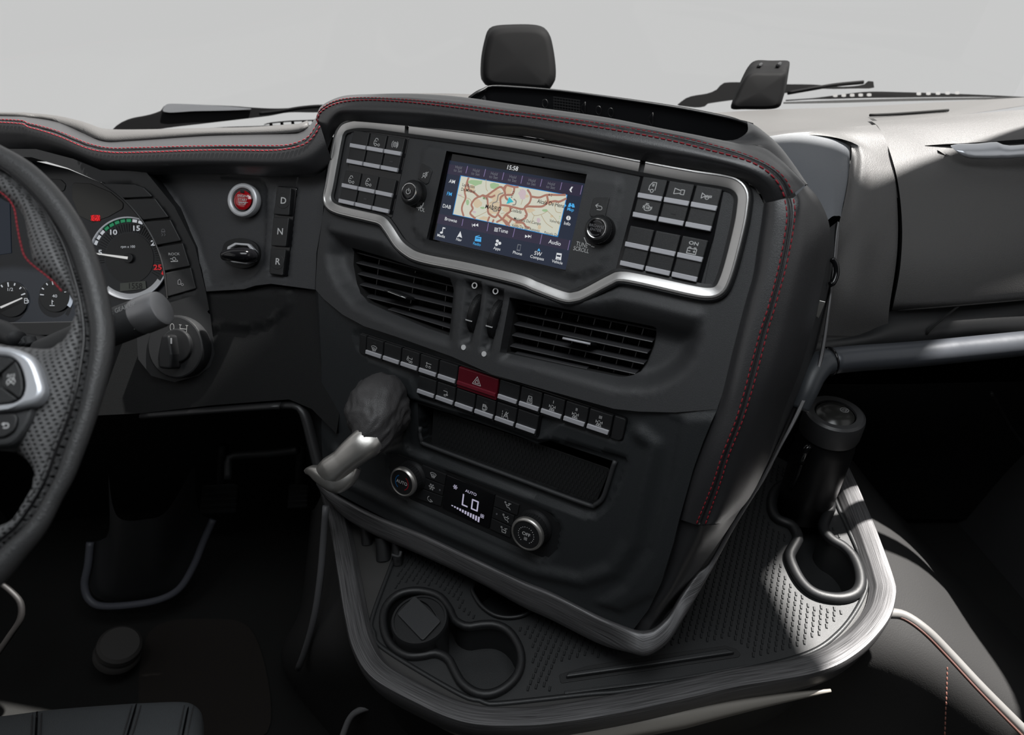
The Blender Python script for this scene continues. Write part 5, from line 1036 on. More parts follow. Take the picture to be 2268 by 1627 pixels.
stitches('red_stitching', [PW.at(x, y, .004) for x, y in ((-110, 371), (-60, 393), (0, 425), (29, 456), (38, 500), (46, 540), (60, 575), (112, 618), (137, 645))], thread, grip, gap=.0036, length=.0036, r=.0007)
stitches('dark_stitching', [PW.at(x, y, .0128) for x, y in ((0, 385), (27, 408), (82, 466), (126, 540), (150, 605), (166, 663), (176, 736), (170, 800), (150, 898), (115, 990), (85, 1070), (30, 1152))], thread_d, grip, gap=.0042, length=.0030, r=.0006)
tube('rim_seam', [PW.at(x, y, .0115) for x, y in SEAM], .0012, gloss, sw_, n=80, k=6)
# spoke trim
plate('silver_spoke_trim', smooth_px([(-120, 762), (0, 765), (40, 773), (66, 786), (80, 806), (91, 838), (96, 860), (92, 876), (78, 892), (50, 900), (0, 909), (-120, 915)], 60), PW, .022, .012, silver_w, sw_, bev=.004, res=3,
      holes=[smooth_px([(-100, 786), (0, 787), (28, 794), (42, 812), (50, 838), (51, 858), (44, 878), (25, 890), (0, 895), (-100, 900)], 50)])
plate('spoke_backing', [(-120, 780), (20, 785), (52, 810), (58, 860), (44, 892), (-120, 905)], PW, .014, .008, dark_pl, sw_)
for q in ([(-60, 788), (0, 788.5), (22, 792), (32, 798), (0, 825), (-60, 815)], [(4, 827), (34, 799), (44, 818), (49, 840), (50, 860), (46, 874), (41, 881), (5, 853)], [(-60, 870), (2, 857), (38, 883), (22, 890), (0, 894), (-60, 897)]):
    k = plate('spoke_key', q, PW, .0205, .005, btn, sw_, rnd=.0008, bev=.0008)
text('lettering', 'RES', 23.5, 832, 7.4, PW, .0209, white, sw_, shear=.25, sx=1.1)
a, b = PW.loc(24, 844, .0209); strokes('symbol', [[(x * .0028, y * .0028) for x, y in q] for q in (C_(0, -.2, 1, 10, -.3, PI + .3), [(-.8, -.9), (.6, .5)], [(.8, -.9), (-.6, .5)], [(.3, .7), (.8, .9)])] if 'C_' in globals() else [], .0003, PW, .0209, white, sw_, a, b)
plate('lower_spoke_cover', smooth_px([(-120, 912), (0, 911), (45, 905), (72, 897), (74, 912), (66, 935), (50, 960), (30, 980), (0, 989), (-120, 992)], 50), PW, .016, .014, plastic, sw_, bev=.004, res=2)
k = plate('spoke_key', smooth_px([(-60, 917), (0, 915.5), (28, 915), (37, 922), (36, 938), (28, 954), (14, 964), (0, 968), (-60, 970)], 40), PW, .0185, .005, btn, sw_, bev=.001)
strokes('symbol', [[PW.loc(x, y, .019) for x, y in q] for q in ([(9, 936), (4, 938.5), (9, 942)], [(4, 938.5), (16, 937), (19, 940), (18, 945), (14, 947), (7, 947)])], .0004, PW, .0189, white, k)
MIR = PW.mat(0, WC[0], 0) @ Matrix.Diagonal((-1, 1, 1, 1)) @ PW.mat(0, WC[0], 0).inverted()
for ch in [c for c in sw_.children if c.name.split('.')[0] in ('perforated_grip', 'silver_spoke_trim', 'spoke_backing', 'spoke_key', 'lower_spoke_cover')]:
    c2 = ch.copy(); COL.objects.link(c2); c2.parent = sw_; c2.matrix_parent_inverse = Matrix.Translation(sw_.location).inverted(); c2.matrix_basis = MIR @ WM[ch.name]
hx, hy = PW.loc(0, 850, .02); pw = hx - WC[0] - .052
plateL('hub_pad', rounded([(WC[0] - pw, hy + .058), (WC[0] + pw, hy + .058), (WC[0] + pw * .92, hy - .055), (WC[0] + pw * .45, hy - .105), (WC[0] - pw * .45, hy - .105), (WC[0] - pw * .92, hy - .055)], .03, 8), PW, .026, .045, plastic, sw_, bev=.008, res=3)
lathe('hub_shroud', [(0, .0), (.06, .0), (.065, -.02), (.07, -.07), (0, -.07)], PW.mat(-.02, WC[0], hy - .02), plastic_bl, sw_)
print('wheel', WC, WR, PW.loc(0, 850, .02), pw)
# steering column with its gear stalk
sc = thing('gear_stalk', 'dark gear stalk with a satin end cap lettered gear up and gear down', 'stalk', tuple(D(300, 700, .72)))
ax0, ax1 = D(120, 780, .70), D(352, 688, .685); dx = (ax1 - ax0).normalized()
P_s = Plane(D(300, 705, .69), axes=(dx, (-ray(300, 705)).normalized().cross(dx)))
def sect(x, w_, z, n=20): return x
vs_ = []; secs = [(-.09, .016, 0), (-.05, .0185, 0), (-.02, .021, 0), (.006, .0215, 0), (.012, .021, 0)]
lathe_m = Matrix((P_s.v, P_s.n, P_s.u)).transposed().to_4x4(); lathe_m.translation = P_s.O
body = lathe('stalk_body', [(0, -.11), (.016, -.11), (.0175, -.06), (.0185, -.02), (.0185, .002), (.0170, .006), (0, .006)], lathe_m, plastic, sc, seg=40)
lathe('stalk_cap', [(0, .004), (.0180, .004), (.0190, .008), (.0188, .026), (.0175, .031), (.015, .0325), (0, .0325)], lathe_m, metal_c := mat('satin dark metal', (.30, .30, .31), .38, .6, bump=.2, bscale=900), sc, seg=48)
PT = Plane(P_s.O + P_s.n * .0186, axes=(P_s.u, P_s.v))
plate('grip_patch', [(x, y) for x, y in [(215 + 37 * 1 * math.cos(a), 712 + 22 * math.sin(a)) for a in [2 * PI * i / 28 for i in range(28)]]], PT.shift(-.0003), .0004, .003, grey_patch := mat('dotted patch', (.09, .088, .085), .5, kind='perforated'), sc, bev=.0005)
text('lettering', 'E: GEAR UP', 270, 683, 9.5, PT.shift(-.0035), 0, white, sc, rot=0, shear=.3)
text('lettering', 'H: GEAR DOWN', 277, 733, 9.5, PT.shift(-.0030), 0, white, sc, rot=0)
# multifunction lever & column shroud seen under the rim on the left
cs_ = thing('column_shroud', 'grey steering column shroud glimpsed through the wheel spoke opening', 'column shroud', tuple(D(0, 740, .8)))
tube('shroud', [D(-120, 770, .85), D(0, 770, .84), D(120, 790, .83), D(180, 830, .84)], .022, plastic_bl, cs_, n=20, k=20)
tube('lever_boot', [D(-60, 728, .72), D(5, 735, .71), D(40, 752, .70)], .013, plastic, cs_, n=14, k=14, scale=[1.3, 1.0, .7])
for i in range(3): tube('boot_ring', [D(44 + i * 9, 748, .71), D(50 + i * 9, 764, .71)], .009 - .001 * i, plastic, cs_, n=6, k=12)
# ================================================================= ENGINE TUNNEL AND TRAY
TR_Z = -.872; HT = HX(TR_Z)
tun = thing('engine_tunnel', 'dark cloth-covered engine tunnel with pale piping beneath the tray', 'engine tunnel', (.1, .3, FZ))
TRAY = [(871, 1241), (825, 1366), (829, 1401), (850, 1436), (1013, 1534), (1066, 1551), (1101, 1558), (1300, 1537), (1400, 1527), (1648, 1483), (1788, 1447), (1857, 1401), (1903, 1339), (1920, 1286), (1906, 1234), (1858, 1126), (1835, 1070), (1700, 1000), (1500, 1010), (1100, 1120), (900, 1150)]
FIG8 = [(851, 1394), (853, 1352), (881, 1320), (926, 1311), (972, 1323), (996, 1352), (1007, 1376), (1034, 1390), (1066, 1386), (1101, 1387), (1132, 1406), (1153, 1447), (1150, 1488), (1126, 1520), (1090, 1539), (1055, 1537), (1024, 1516), (1007, 1488), (992, 1461), (965, 1449), (937, 1454), (902, 1454), (868, 1432)]
RCUP = [(1748, 1240), (1756, 1215), (1766, 1196), (1762, 1180), (1750, 1165), (1718, 1150), (1708, 1120), (1720, 1085), (1760, 1070), (1810, 1085), (1838, 1120), (1828, 1150), (1822, 1172), (1838, 1196), (1868, 1215), (1890, 1240), (1903, 1275), (1902, 1305), (1885, 1322), (1850, 1328), (1805, 1318), (1772, 1290)]
HCUP = [(1048, 1300), (1056, 1330), (1075, 1352), (1102, 1367), (1136, 1370), (1170, 1360), (1190, 1335), (1170, 1290), (1100, 1270)]
FIG8, RCUP, HCUP = smooth_px(FIG8, 70), smooth_px(RCUP, 80), smooth_px(HCUP, 40)
tr = thing('tray', 'black rubber-lined tray around the console foot with cup holders and a brushed rim', 'tray', tuple(HT.at(1300, 1450)))
mat_sheet = relief('rubber_mat', smooth_px(TRAY[:16], 90, False) + TRAY[16:], HT, [], .010, rubber, tr, holes=[(FIG8, 0), (RCUP, 0), (HCUP, 0)], skirt=.01)
plate('rib_slot', [(1238, 1493), (1300, 1474), (1440, 1452), (1606, 1429), (1630, 1436), (1641, 1448), (1636, 1454), (1500, 1474), (1242, 1512)], HT, .0012, .002, dark_pl, tr, rnd=.003)
plate('rib_bar', [(1258, 1487), (1440, 1460), (1608, 1434), (1632, 1443), (1440, 1472), (1252, 1498)], HT, .0075, .008, rubber, tr, bev=.002, rnd=.003)
plate('rib_bar', [(1250, 1529), (1500, 1498), (1660, 1470), (1662, 1473), (1500, 1505), (1250, 1536)], HT, .003, .004, rubber, tr, bev=.001)
link('mat_edge', sweep_mesh(catmull([HT.at(x, y, .001) for x, y in TRAY[:17]], 160), [(-.003, -.004), (-.003, .002), (0, .003), (.003, .002), (.003, -.004)], Vector((0, 0, 1))), rubber, tr)
# raised tread marks
MP_ = np.array([HT.loc(x, y) for x, y in [(880, 1250), (838, 1370), (842, 1400), (865, 1432), (1010, 1522), (1100, 1545), (1228, 1535), (1235, 1475), (1610, 1420), (1655, 1440), (1640, 1476), (1780, 1438), (1850, 1392), (1893, 1335), (1905, 1285), (1890, 1235), (1845, 1130), (1820, 1075), (1700, 1005), (1500, 1010), (1100, 1120), (900, 1160)]])
F8 = np.array([HT.loc(x, y) for x, y in FIG8]); RC = np.array([HT.loc(x, y) for x, y in RCUP]); HC = np.array([HT.loc(x, y) for x, y in HCUP])
lo, hi = MP_.min(0), MP_.max(0); pts = []
ang = .12; R2_ = np.array([[math.cos(ang), -math.sin(ang)], [math.sin(ang), math.cos(ang)]])
for i in range(-110, 110):
    for j in range(-95, 95):
        q = R2_ @ np.array([i * .0112 + (j % 2) * .0056, j * .0074]) + (lo + hi) / 2
        if (q > lo).all() and (q < hi).all(): pts.append(q)
pts = np.array(pts); ok = inside(pts, MP_) & (pdist(pts, MP_) > .006)
for H_ in (F8, RC, HC): ok &= ~inside(pts, H_) & (pdist(pts, H_) > .016)
pts = pts[ok]; vs_ = []; fs = []
tpl = [(-.0016, -.0038, 0), (.0016, -.0038, 0), (.0016, .0038, 0), (-.0016, .0038, 0), (-.0006, -.0030, .0016), (.0006, -.0030, .0016), (.0006, .0030, .0016), (-.0006, .0030, .0016)]
for q in pts:
    s = len(vs_); a_ = -.35
    for x, y, z in tpl: vs_.append((q[0] + x * math.cos(a_) - y * math.sin(a_), q[1] + x * math.sin(a_) + y * math.cos(a_), z))
    fs += [[s + 4, s + 5, s + 6, s + 7], [s, s + 1, s + 5, s + 4], [s + 1, s + 2, s + 6, s + 5], [s + 2, s + 3, s + 7, s + 6], [s + 3, s, s + 4, s + 7]]
link('tread_marks', mesh_from(vs_, fs, sm=False), rubber, tr, HT.mat(.0002), kind='stuff'); print('tread', len(pts))
def well(nm, L, dep, rimr=.0062):
    P = [HT.loc(x, y) for x, y in L]; n = len(P); c = np.array(P).mean(0); vv = []
    for s_, z in ((1, .006), (.985, 0), (.97, -dep * .6), (.94, -dep)):
        for p in P: vv.append(HT.W(c[0] + (p[0] - c[0]) * s_, c[1] + (p[1] - c[1]) * s_, z))
    fs = [[k * n + i, k * n + (i + 1) % n, (k + 1) * n + (i + 1) % n, (k + 1) * n + i] for k in range(3) for i in range(n)] + [[3 * n + i for i in range(n)]]
    w0 = link(nm, mesh_from(vv, fs), rubber, tr); sharpen(w0.data, 40)
    link('well_rim', sweep_mesh([HT.W(*p, .004) for p in P], [(rimr * math.cos(a), rimr * .95 * math.sin(a)) for a in [2 * PI * i / 14 for i in range(14)]], Vector((0, 0, 1)), True), plastic_bl, w0); return w0
well('double_cup_well', FIG8, .055); well('right_cup_well', RCUP, .07, .0085); well('hidden_cup_well', HCUP, .05, .003)
# inner step between mat and rim
ST_O = [(735, 1100), (752, 1154), (775, 1255), (798, 1371), (816, 1436), (856, 1484), (948, 1537), (1033, 1571), (1118, 1579), (1222, 1573), (1400, 1543), (1610, 1497), (1785, 1465), (1868, 1424), (1925, 1362), (1941, 1318), (1938, 1286), (1912, 1202), (1880, 1122), (1850, 1050)]
ST_I = [(890, 1180), (868, 1235), (850, 1290), (826, 1360), (829, 1401), (851, 1438), (950, 1500), (1014, 1536), (1100, 1560), (1220, 1550), (1400, 1530), (1600, 1494), (1787, 1449), (1858, 1403), (1904, 1340), (1921, 1300), (1921, 1280), (1900, 1215), (1860, 1124), (1830, 1060)]
loft('tray_step', [[HT.at(x, y, .010) for x, y in ST_O], [HT.at(x, y, .001) for x, y in ST_O] if 0 else [HT.at(x * .3 + a * .7, y * .3 + b * .7, .0015) for (x, y), (a, b) in zip(ST_I, ST_O)], [HT.at(x, y, 0) for x, y in ST_I]], tray_m, tr, 120, 8)
RIMP = [(728, 1075), (738, 1110), (752, 1156), (770, 1255), (791, 1373), (810, 1440), (848, 1494), (944, 1548), (1031, 1583), (1118, 1592), (1222, 1587), (1400, 1557), (1613, 1509), (1788, 1478), (1876, 1435), (1935, 1373), (1953, 1321), (1949, 1286), (1920, 1199), (1886, 1112), (1868, 1070), (1850, 1030)]
rp = [(-.017, .006), (-.015, .013), (-.004, .013), (.010, .008), (.017, -.002), (.019, -.016), (.016, -.030), (.004, -.036), (-.012, -.030), (-.016, -.010)]
me = sweep_mesh(catmull([HT.at(x, y, .006) for x, y in RIMP], 170), [(-x, y) for x, y in rp], Vector((0, 0, 1))); sharpen(me, 24)
link('brushed_rim', me, brushed, tr)
# pale metal strip under the rim and dark underside
UND = [(900, 1560), (1010, 1612), (1118, 1632), (1240, 1626), (1420, 1598), (1600, 1565), (1720, 1545), (1840, 1528)]
link('pale_strip', sweep_mesh(catmull([HT.at(x, y, -.026) for x, y in UND], 60), [(-.010, .008), (.0, .010), (.012, .002), (.014, -.010), (0, -.014)], Vector((0, 0, 1)), scale=[min(1, .15 + 1.2 * (1 - abs(i / 59 * 2 - 1))) for i in range(60)]), mat('pale strip', (.30, .28, .25), .4, .2), tr)
loft('tray_skirt', [[HT.at(x, y, -.02) for x, y in RIMP], [HT.at(x, y, -.02) + Vector((0, .02, -.10)) for x, y in RIMP], [HT.at(x, y, -.02) + Vector((0, .05, -.30)) for x, y in RIMP]], dark_pl, tr, 90, 8)
plate('tray_base', [(735, 1100), (790, 1373), (850, 1494), (1118, 1592), (1613, 1509), (1876, 1435), (1950, 1300), (1850, 1030)], HT.shift(-.075), 0, .01, dark_pl, tr)
# small sockets on the dark shelf under the console, left
so_ = thing('socket_row', 'small dark sockets and plug under the left end of the console', 'socket', tuple(HT.at(840, 1215, .02)))
shelf_z = HT.shift(.012)
for x, y, r in ((812, 1178, .009), (848, 1212, .011), (880, 1222, .008)):
    a, b = shelf_z.loc(x, y); lathe('socket', [(0, .006), (r * .55, .006), (r * .6, .016), (r, .016), (r * 1.05, 0), (r * 1.1, -.02)], shelf_z.mat(0, a, b) @ Matrix.Rotation(-.7, 4, 'X'), plastic_bl, so_, seg=24)
tube('socket_cap', [HT.at(868, 1228, .03), HT.at(884, 1232, .03), HT.at(888, 1220, .035)], .0025, plastic, so_, n=10)
# ash cup
ac = thing('ash_cup', 'black lidded ash cup standing in the left cup holder', 'ash cup', tuple(HT.at(926, 1400, -.05)))
a, b = HT.loc(929, 1372, .028); m = HT.mat(0, a, b)
lathe('cup', [(0, -.05), (.036, -.05), (.0385, -.02), (.0405, .020), (.0410, .027), (.039, .031), (.036, .031), (.0355, .029), (0, .029)], m, plastic_bl, ac, seg=56)
AT = Plane(HT.W(a, b, .029), axes=(HT.u, HT.v))
plate('lid', [(879, 1358), (918, 1317), (977, 1374), (936, 1418)], AT, .0040, .004, plastic, ac, bev=.0012, rnd=.004)
sweep('lid_ridge', [AT.at(912, 1322, .001), AT.at(948, 1338, .0035), AT.at(975, 1376, .001)], [(-.0008, -.003), (.0008, -.003), (.0005, .0008), (-.0005, .0008)], AT.n, plastic_bl, ac, n=20)
# bottle
bo = thing('bottle', 'black drinking bottle with a round grey lid standing in the right cup holder', 'bottle', tuple(HT.at(1775, 1120, -.06)))
axd = (D(1851, 912, 1.055) - HT.at(1775, 1130, -.03)); hb = axd.length; zd = axd.normalized(); xd = Vector((0, 1, 0)).cross(zd).normalized(); yd = zd.cross(xd)
m = Matrix((xd, yd, zd)).transposed().to_4x4(); m.translation = HT.at(1775, 1130, -.03); r = .0455
lathe('bottle_body', [(0, 0), (r * .86, 0), (r * .94, .006), (r * .97, .05), (r * .985, hb - .065), (r * .93, hb - .045), (r * .86, hb - .040), (r * .86, hb - .03)], m, mat('bottle black', (.004, .004, .0045), .4), bo, seg=56)
lathe('bottle_cap', [(r * .84, hb - .042), (r * .98, hb - .041), (r * 1.0, hb - .036), (r * 1.0, hb - .010), (r * .97, hb - .003), (r * .88, hb), (r * .68, hb - .001), (r * .66, hb - .004)], m, mat('bottle cap', (.045, .045, .047), .42), bo, seg=56)
lathe('lid_dome', [(0, hb + .004), (r * .3, hb + .0035), (r * .5, hb + .001), (r * .63, hb - .004)], m, gloss2 := mat('smoky lid', (.03, .03, .028), .25), bo, seg=40)
tp_ = Plane(m @ Vector((0, 0, hb + .0042)), axes=(xd, yd)); strokes('emblem', [[(x * .0062 + .012, y * .0055 - .002) for x, y in q] for q in (C_(0, 0, 1, 14), C_(0, 0, .45, 8), [(-1, .1), (-.45, .1)], [(.45, .1), (1, .1)], [(0, -1), (0, -.45)])], .0008, tp_, 0, lamp_p, bo)
tube('carry_clip', [m @ Vector(p) for p in ((-.036, -.018, hb - .050), (-.046, -.022, hb - .054), (-.048, -.022, hb - .072), (-.042, -.018, hb - .085))], .006, gloss, bo, n=16, k=10)
tube('carry_clip', [m @ Vector(p) for p in ((-.043, -.018, hb - .085), (-.044, -.018, hb - .125), (-.042, -.012, hb - .15))], .004, gloss, bo, n=14, k=8)
# ---- tunnel cover below the tray
def Zp(z): return HX(z)
cov = [[HT.at(x, y, -.03) + Vector((0, .04, 0)) for x, y in ((715, 1110), (735, 1250), (765, 1420), (840, 1520), (1000, 1600), (1200, 1610), (1500, 1560), (1800, 1500), (1930, 1400), (1960, 1290), (1900, 1130), (1850, 1000))],
       [Zp(-1.0).at(x, y) for x, y in ((700, 1120), (700, 1300), (710, 1450), (770, 1600), (900, 1750), (1200, 1820), (1500, 1780), (1880, 1680), (2090, 1500), (2090, 1340), (1975, 1150), (1880, 1010))],
       [Zp(-1.2).at(x, y) for x, y in ((690, 1130), (670, 1330), (640, 1480), (600, 1640), (760, 1900), (1200, 2000), (1500, 1960), (2050, 1900), (2420, 1700), (2190, 1400), (2020, 1185), (1890, 1020))],
       [Zp(FZ).at(x, y) for x, y in ((690, 1132), (668, 1335), (632, 1490), (580, 1650), (700, 2000), (1200, 2100), (1500, 2060), (2200, 2000), (2520, 1720), (2260, 1420), (2040, 1190), (1895, 1025))]]
B0 = cov[0]
for i in (3, 4, 5, 6, 7):
    for k_, dv in ((1, (0, .02, -.14)), (2, (0, .0, -.30)), (3, (0, -.04, -.47))): cov[k_][i] = B0[i] + Vector(dv)
loft('tunnel_cover', cov, cloth, tun, 90, 20)
tube('piping', [D(755, 1640, 1.16), D(775, 1590, 1.15), D(800, 1571, 1.14), D(840, 1564, 1.13), D(900, 1580, 1.12)], .0055, pipe_m, tun, n=30, k=8)
tube('piping', [D(758, 1640, 1.158), D(779, 1592, 1.148), D(803, 1575, 1.138), D(842, 1569, 1.128)], .0015, thread, tun, n=30, k=6, label='thin red edge of the piping')
tube('piping', [D(1955, 1357, .98), D(2000, 1362, .98), D(2050, 1395, .97), D(2105, 1450, .96), D(2180, 1530, .94), D(2290, 1640, .92)], .0075, mat('pale piping', (.17, .165, .16), .5), tun, n=40, k=10)
tube('piping_trim', [D(1955, 1362, .975), D(1998, 1368, .975), D(2045, 1400, .965), D(2100, 1456, .955), D(2175, 1537, .935), D(2280, 1645, .915)], .0018, mat('rust thread', (.10, .045, .036), .6), tun, n=40, k=6)
stitches('rust_stitching', [D(2098, 1475, .985), D(2096, 1540, .975), D(2092, 1640, .965)], mat('rust stitch', (.17, .065, .048), .6), tun, gap=.0062, length=.0050, r=.0012)
tube('side_trim', [D(722, 1120, 1.06), D(716, 1200, 1.07), D(708, 1290, 1.08), D(694, 1375, 1.10), D(672, 1450, 1.14), D(660, 1480, 1.17)], .0055, mat('side trim grey', (.10, .10, .105), .5), tun, n=20, k=8)
# ---- driver's floor: pedals, column boot, knob
cb_ = thing('column_boot', 'dark steering column boot with a curved grey trim edge at the floor', 'boot', tuple(D(330, 1300, 1.45)))
tube('trim_edge', [D(200, 1200, 1.5), D(195, 1250, 1.5), D(187, 1295, 1.5), D(198, 1328, 1.5), D(228, 1342, 1.5), D(300, 1338, 1.5), D(360, 1325, 1.5), D(400, 1300, 1.5), D(430, 1250, 1.5), D(450, 1200, 1.5), D(472, 1150, 1.5)], .0082, mat('edge grey', (.085, .088, .105), .5), cb_, n=60, k=8)
loft('boot_panel', [[D(x, y, 1.52) for x, y in ((204, 1200), (196, 1290), (230, 1330), (320, 1325), (400, 1290), (470, 1150))], [D(x, y, 1.46) for x, y in ((240, 1180), (245, 1270), (265, 1290), (320, 1285), (370, 1260), (440, 1130))], [D(x, y, 1.3) for x, y in ((240, 1050), (250, 1120), (270, 1150), (320, 1150), (370, 1130), (430, 1030))]], plastic, cb_, 40, 10)
for nm, lb, q, d_ in (('brake_pedal', 'black ribbed brake pedal pad left of the accelerator', [(448, 1075), (528, 1070), (522, 1138), (440, 1142)], 1.55), ('accelerator_pedal', 'black accelerator pedal at the foot of the console', [(640, 1072), (682, 1072), (680, 1125), (636, 1128)], 1.5)):
    pt_ = thing(nm, lb, 'pedal', tuple(D(*q[0], d_))); pq = Plane(D(*q[0], d_), 0, 20)
    plate('pedal_pad', q, pq, .004, .012, dark_pl, pt_, bev=.003, rnd=.01)
    for i in range(5): u_ = (i + .5) / 5; plate('pad_rib', [lerp2(q[0], q[3], u_ - .05), lerp2(q[1], q[2], u_ - .05), lerp2(q[1], q[2], u_ + .05), lerp2(q[0], q[3], u_ + .05)], pq, .007, .004, dark_pl, pt_, bev=.001)
    tube('pedal_arm', [D((q[0][0] + q[1][0]) / 2, q[0][1] + 20, d_ + .02), D((q[0][0] + q[1][0]) / 2 + 8, q[0][1] - 90, d_ - .02)], .011, dark_pl, pt_, n=8)
fk = thing('floor_knob', 'round dark grey domed cap standing on the footwell floor', 'cap', tuple(D(265, 1450, 1.42)))  # round knob on the driver's floor
kz = (D(272, 1418, 1.36) - D(245, 1460, 1.42)).normalized(); kx = kz.cross(Vector((0, 0, 1))).normalized() if abs(kz.z) < .95 else Vector((1, 0, 0)); ky = kz.cross(kx)
kz = (-ray(265, 1430).normalized() * .8 + Vector((.25, .35, .6))).normalized(); kx = kz.cross(Vector((0, 1, 0))).normalized(); ky = kz.cross(kx); m = Matrix((kx, ky, kz)).transposed().to_4x4(); m.translation = D(262, 1440, 1.42)
lathe('cap_body', [(0, .03), (.036, .03), (.042, .024), (.043, .012), (.038, .006), (.044, .0), (.046, -.012), (.040, -.02), (0, -.02)], m, mat('floor knob grey', (.05, .047, .045), .5), fk, seg=48)
mt = thing('floor_mat', 'dark brown carpet mat in the driver footwell', 'floor mat', tuple(D(480, 1480, 1.5)))
matq = [HX(FZ + .004).at(x, y) for x, y in ((330, 1400), (480, 1370), (560, 1400), (600, 1560), (560, 1640), (330, 1640))]
link('mat_sheet', mesh_from(catmull(matq, 50, True), [list(range(50))], sm=False), mat('brown carpet', (.014, .011, .009), .95, bump=1, bscale=400), mt)
ptm = thing('door_side_trim', 'grey curved trim edge at the far left of the footwell', 'trim', tuple(D(30, 1350, 1.3)))
tube('trim_edge', [D(0, 1290, 1.3), D(25, 1310, 1.3), D(45, 1335, 1.3), D(45, 1370, 1.3), D(20, 1410, 1.3), D(-15, 1460, 1.3)], .006, mat('left trim', (.009, .008, .008), .6), ptm, n=24, k=8)
# ---- driver's seat front edge
seat = thing('driver_seat', 'black leather driver seat cushion with double seams in the lower left corner', 'seat', tuple(D(200, 1600, .85)))
def srow(dy, dd): return [D(x, y + dy, .86 + dd) for x, y in ((-120, 1598), (0, 1588), (120, 1573), (260, 1562), (330, 1558), (400, 1556), (428, 1562), (446, 1580), (452, 1610))]
loft('cushion', [srow(60, .10), srow(12, .05), srow(-2, .0), srow(6, -.03), srow(40, -.09), srow(120, -.20), srow(260, -.34)], leather_s, seat, 80, 30)
BX = [(-120, 1598), (0, 1588), (120, 1573), (260, 1562), (330, 1558), (400, 1556), (428, 1562), (446, 1580), (452, 1610)]
def sd(x, y, up=.0015):     # point on the cushion surface
    by = float(np.interp(x, [b[0] for b in BX], [b[1] for b in BX])); return D(x, y, float(np.interp(y - by, [-2, 6, 40, 120], [.86, .83, .77, .66])) - up)
for x0, y0, x1, y1 in ((82, 1577, 78, 1650), (302, 1560, 276, 1650), (418, 1560, 400, 1650)):
    L = [sd(x0 + (x1 - x0) * t, y0 + (y1 - y0) * t, .004) for t in (0, .15, .3, .5, .75, 1)]; tube('seam', L, .0014, gloss, seat, n=20, k=6)
    for sx2 in (-10, 10): stitches('dark_stitching', [sd(x0 + sx2 + (x1 - x0) * t, y0 + 2 + (y1 - y0) * t, .005) for t in (0, .15, .3, .5, .75, 1)], mat('seat thread', (.03, .03, .032), .6) if sx2 < 0 and x0 == 82 else bpy.data.materials['seat thread'], seat, gap=.005, length=.0035, r=.0010)
# ================================================================= PASSENGER SIDE
pd = thing('passenger_dashboard', 'grey textured passenger dashboard with a glovebox to the right of the console', 'dashboard', tuple(D(2000, 500, 1.05)))
VY = lambda x, y, Y: VX(Y).at(x, y)
TZ0 = -.285
def sec(L):
    P = [D(*p) for p in L]
    if L[-1][0] == 2300:      # carry the dashboard on to the side wall, outside the picture
        d = P[-1] - P[-2]; P.append(P[-1] + d * max(0, (1.22 - P[-1].x) / d.x))
    return P
# profile curves run left to right, from the windscreen down to the knee edge
loft('upper_panel', [
    sec(((1540, 252, 1.30), (1700, 243, 1.34), (1900, 236, 1.40), (2100, 225, 1.46), (2300, 214, 1.50))),
    sec(((1580, 262, 1.20), (1700, 262, 1.22), (1900, 258, 1.26), (2100, 240, 1.34), (2300, 228, 1.38))),
    sec(((1640, 300, 1.08), (1715, 292, 1.10), (1900, 280, 1.16), (1960, 278, 1.18), (1985, 276, 1.18)))], dash_pl, pd, 40, 16)
# sloping panel beside the console, sky reflection painted into its colour, then the rounded body beside it
loft('sloping_panel', [
    sec(((1700, 302, 1.05), (1760, 294, 1.06), (1830, 291, 1.08), (1862, 296, 1.09), (1880, 312, 1.09), (1884, 335, 1.085))),
    sec(((1740, 380, 1.01), (1790, 378, 1.01), (1835, 378, 1.02), (1862, 380, 1.03), (1876, 384, 1.035), (1879, 390, 1.035))),
    sec(((1800, 520, .97), (1820, 500, .97), (1842, 480, .975), (1853, 478, .98), (1860, 478, .985), (1862, 480, .985)))], mat('sky-tinted panel', (.125, .133, .146), .48, bump=.6, bscale=900), pd, 40, 20)
Cc = [(1700, 302), (1862, 296)]
loft('corner_body', [
    sec(((1640, 300, 1.085), (1760, 287, 1.10), (1850, 283, 1.11), (1905, 279, 1.12), (1940, 276, 1.14))),
    sec(((1700, 303, 1.052), (1800, 292, 1.07), (1868, 296, 1.085), (1910, 300, 1.09), (1957, 300, 1.10))),
    sec(((1870, 306, 1.085), (1888, 315, 1.075), (1905, 325, 1.07), (1935, 340, 1.07), (1975, 350, 1.08))),
    sec(((1880, 385, 1.035), (1890, 400, 1.035), (1910, 405, 1.03), (1945, 410, 1.04), (1984, 410, 1.05))),
    sec(((1862, 480, .985), (1875, 490, .99), (1900, 495, 1.0), (1950, 498, 1.02), (1989, 498, 1.035))),
    sec(((1838, 560, .965), (1860, 575, .98), (1900, 580, .99), (1940, 582, 1.01), (1985, 580, 1.025))),
    sec(((1820, 640, .965), (1850, 655, .98), (1890, 665, .99), (1930, 672, 1.01), (1970, 680, 1.03))),
    sec(((1790, 740, .98), (1830, 742, 1.0), (1880, 744, 1.02), (1920, 745, 1.04), (1965, 745, 1.06)))], dash_pl, pd, 40, 46)
GF = lambda x0: [  # vertical section of the glovebox, left edge then right
    (1943, 283, 1.13), (1965, 320, 1.09), (1988, 400, 1.05), (1998, 498, 1.03), (1994, 590, 1.02), (1978, 684, 1.03)]
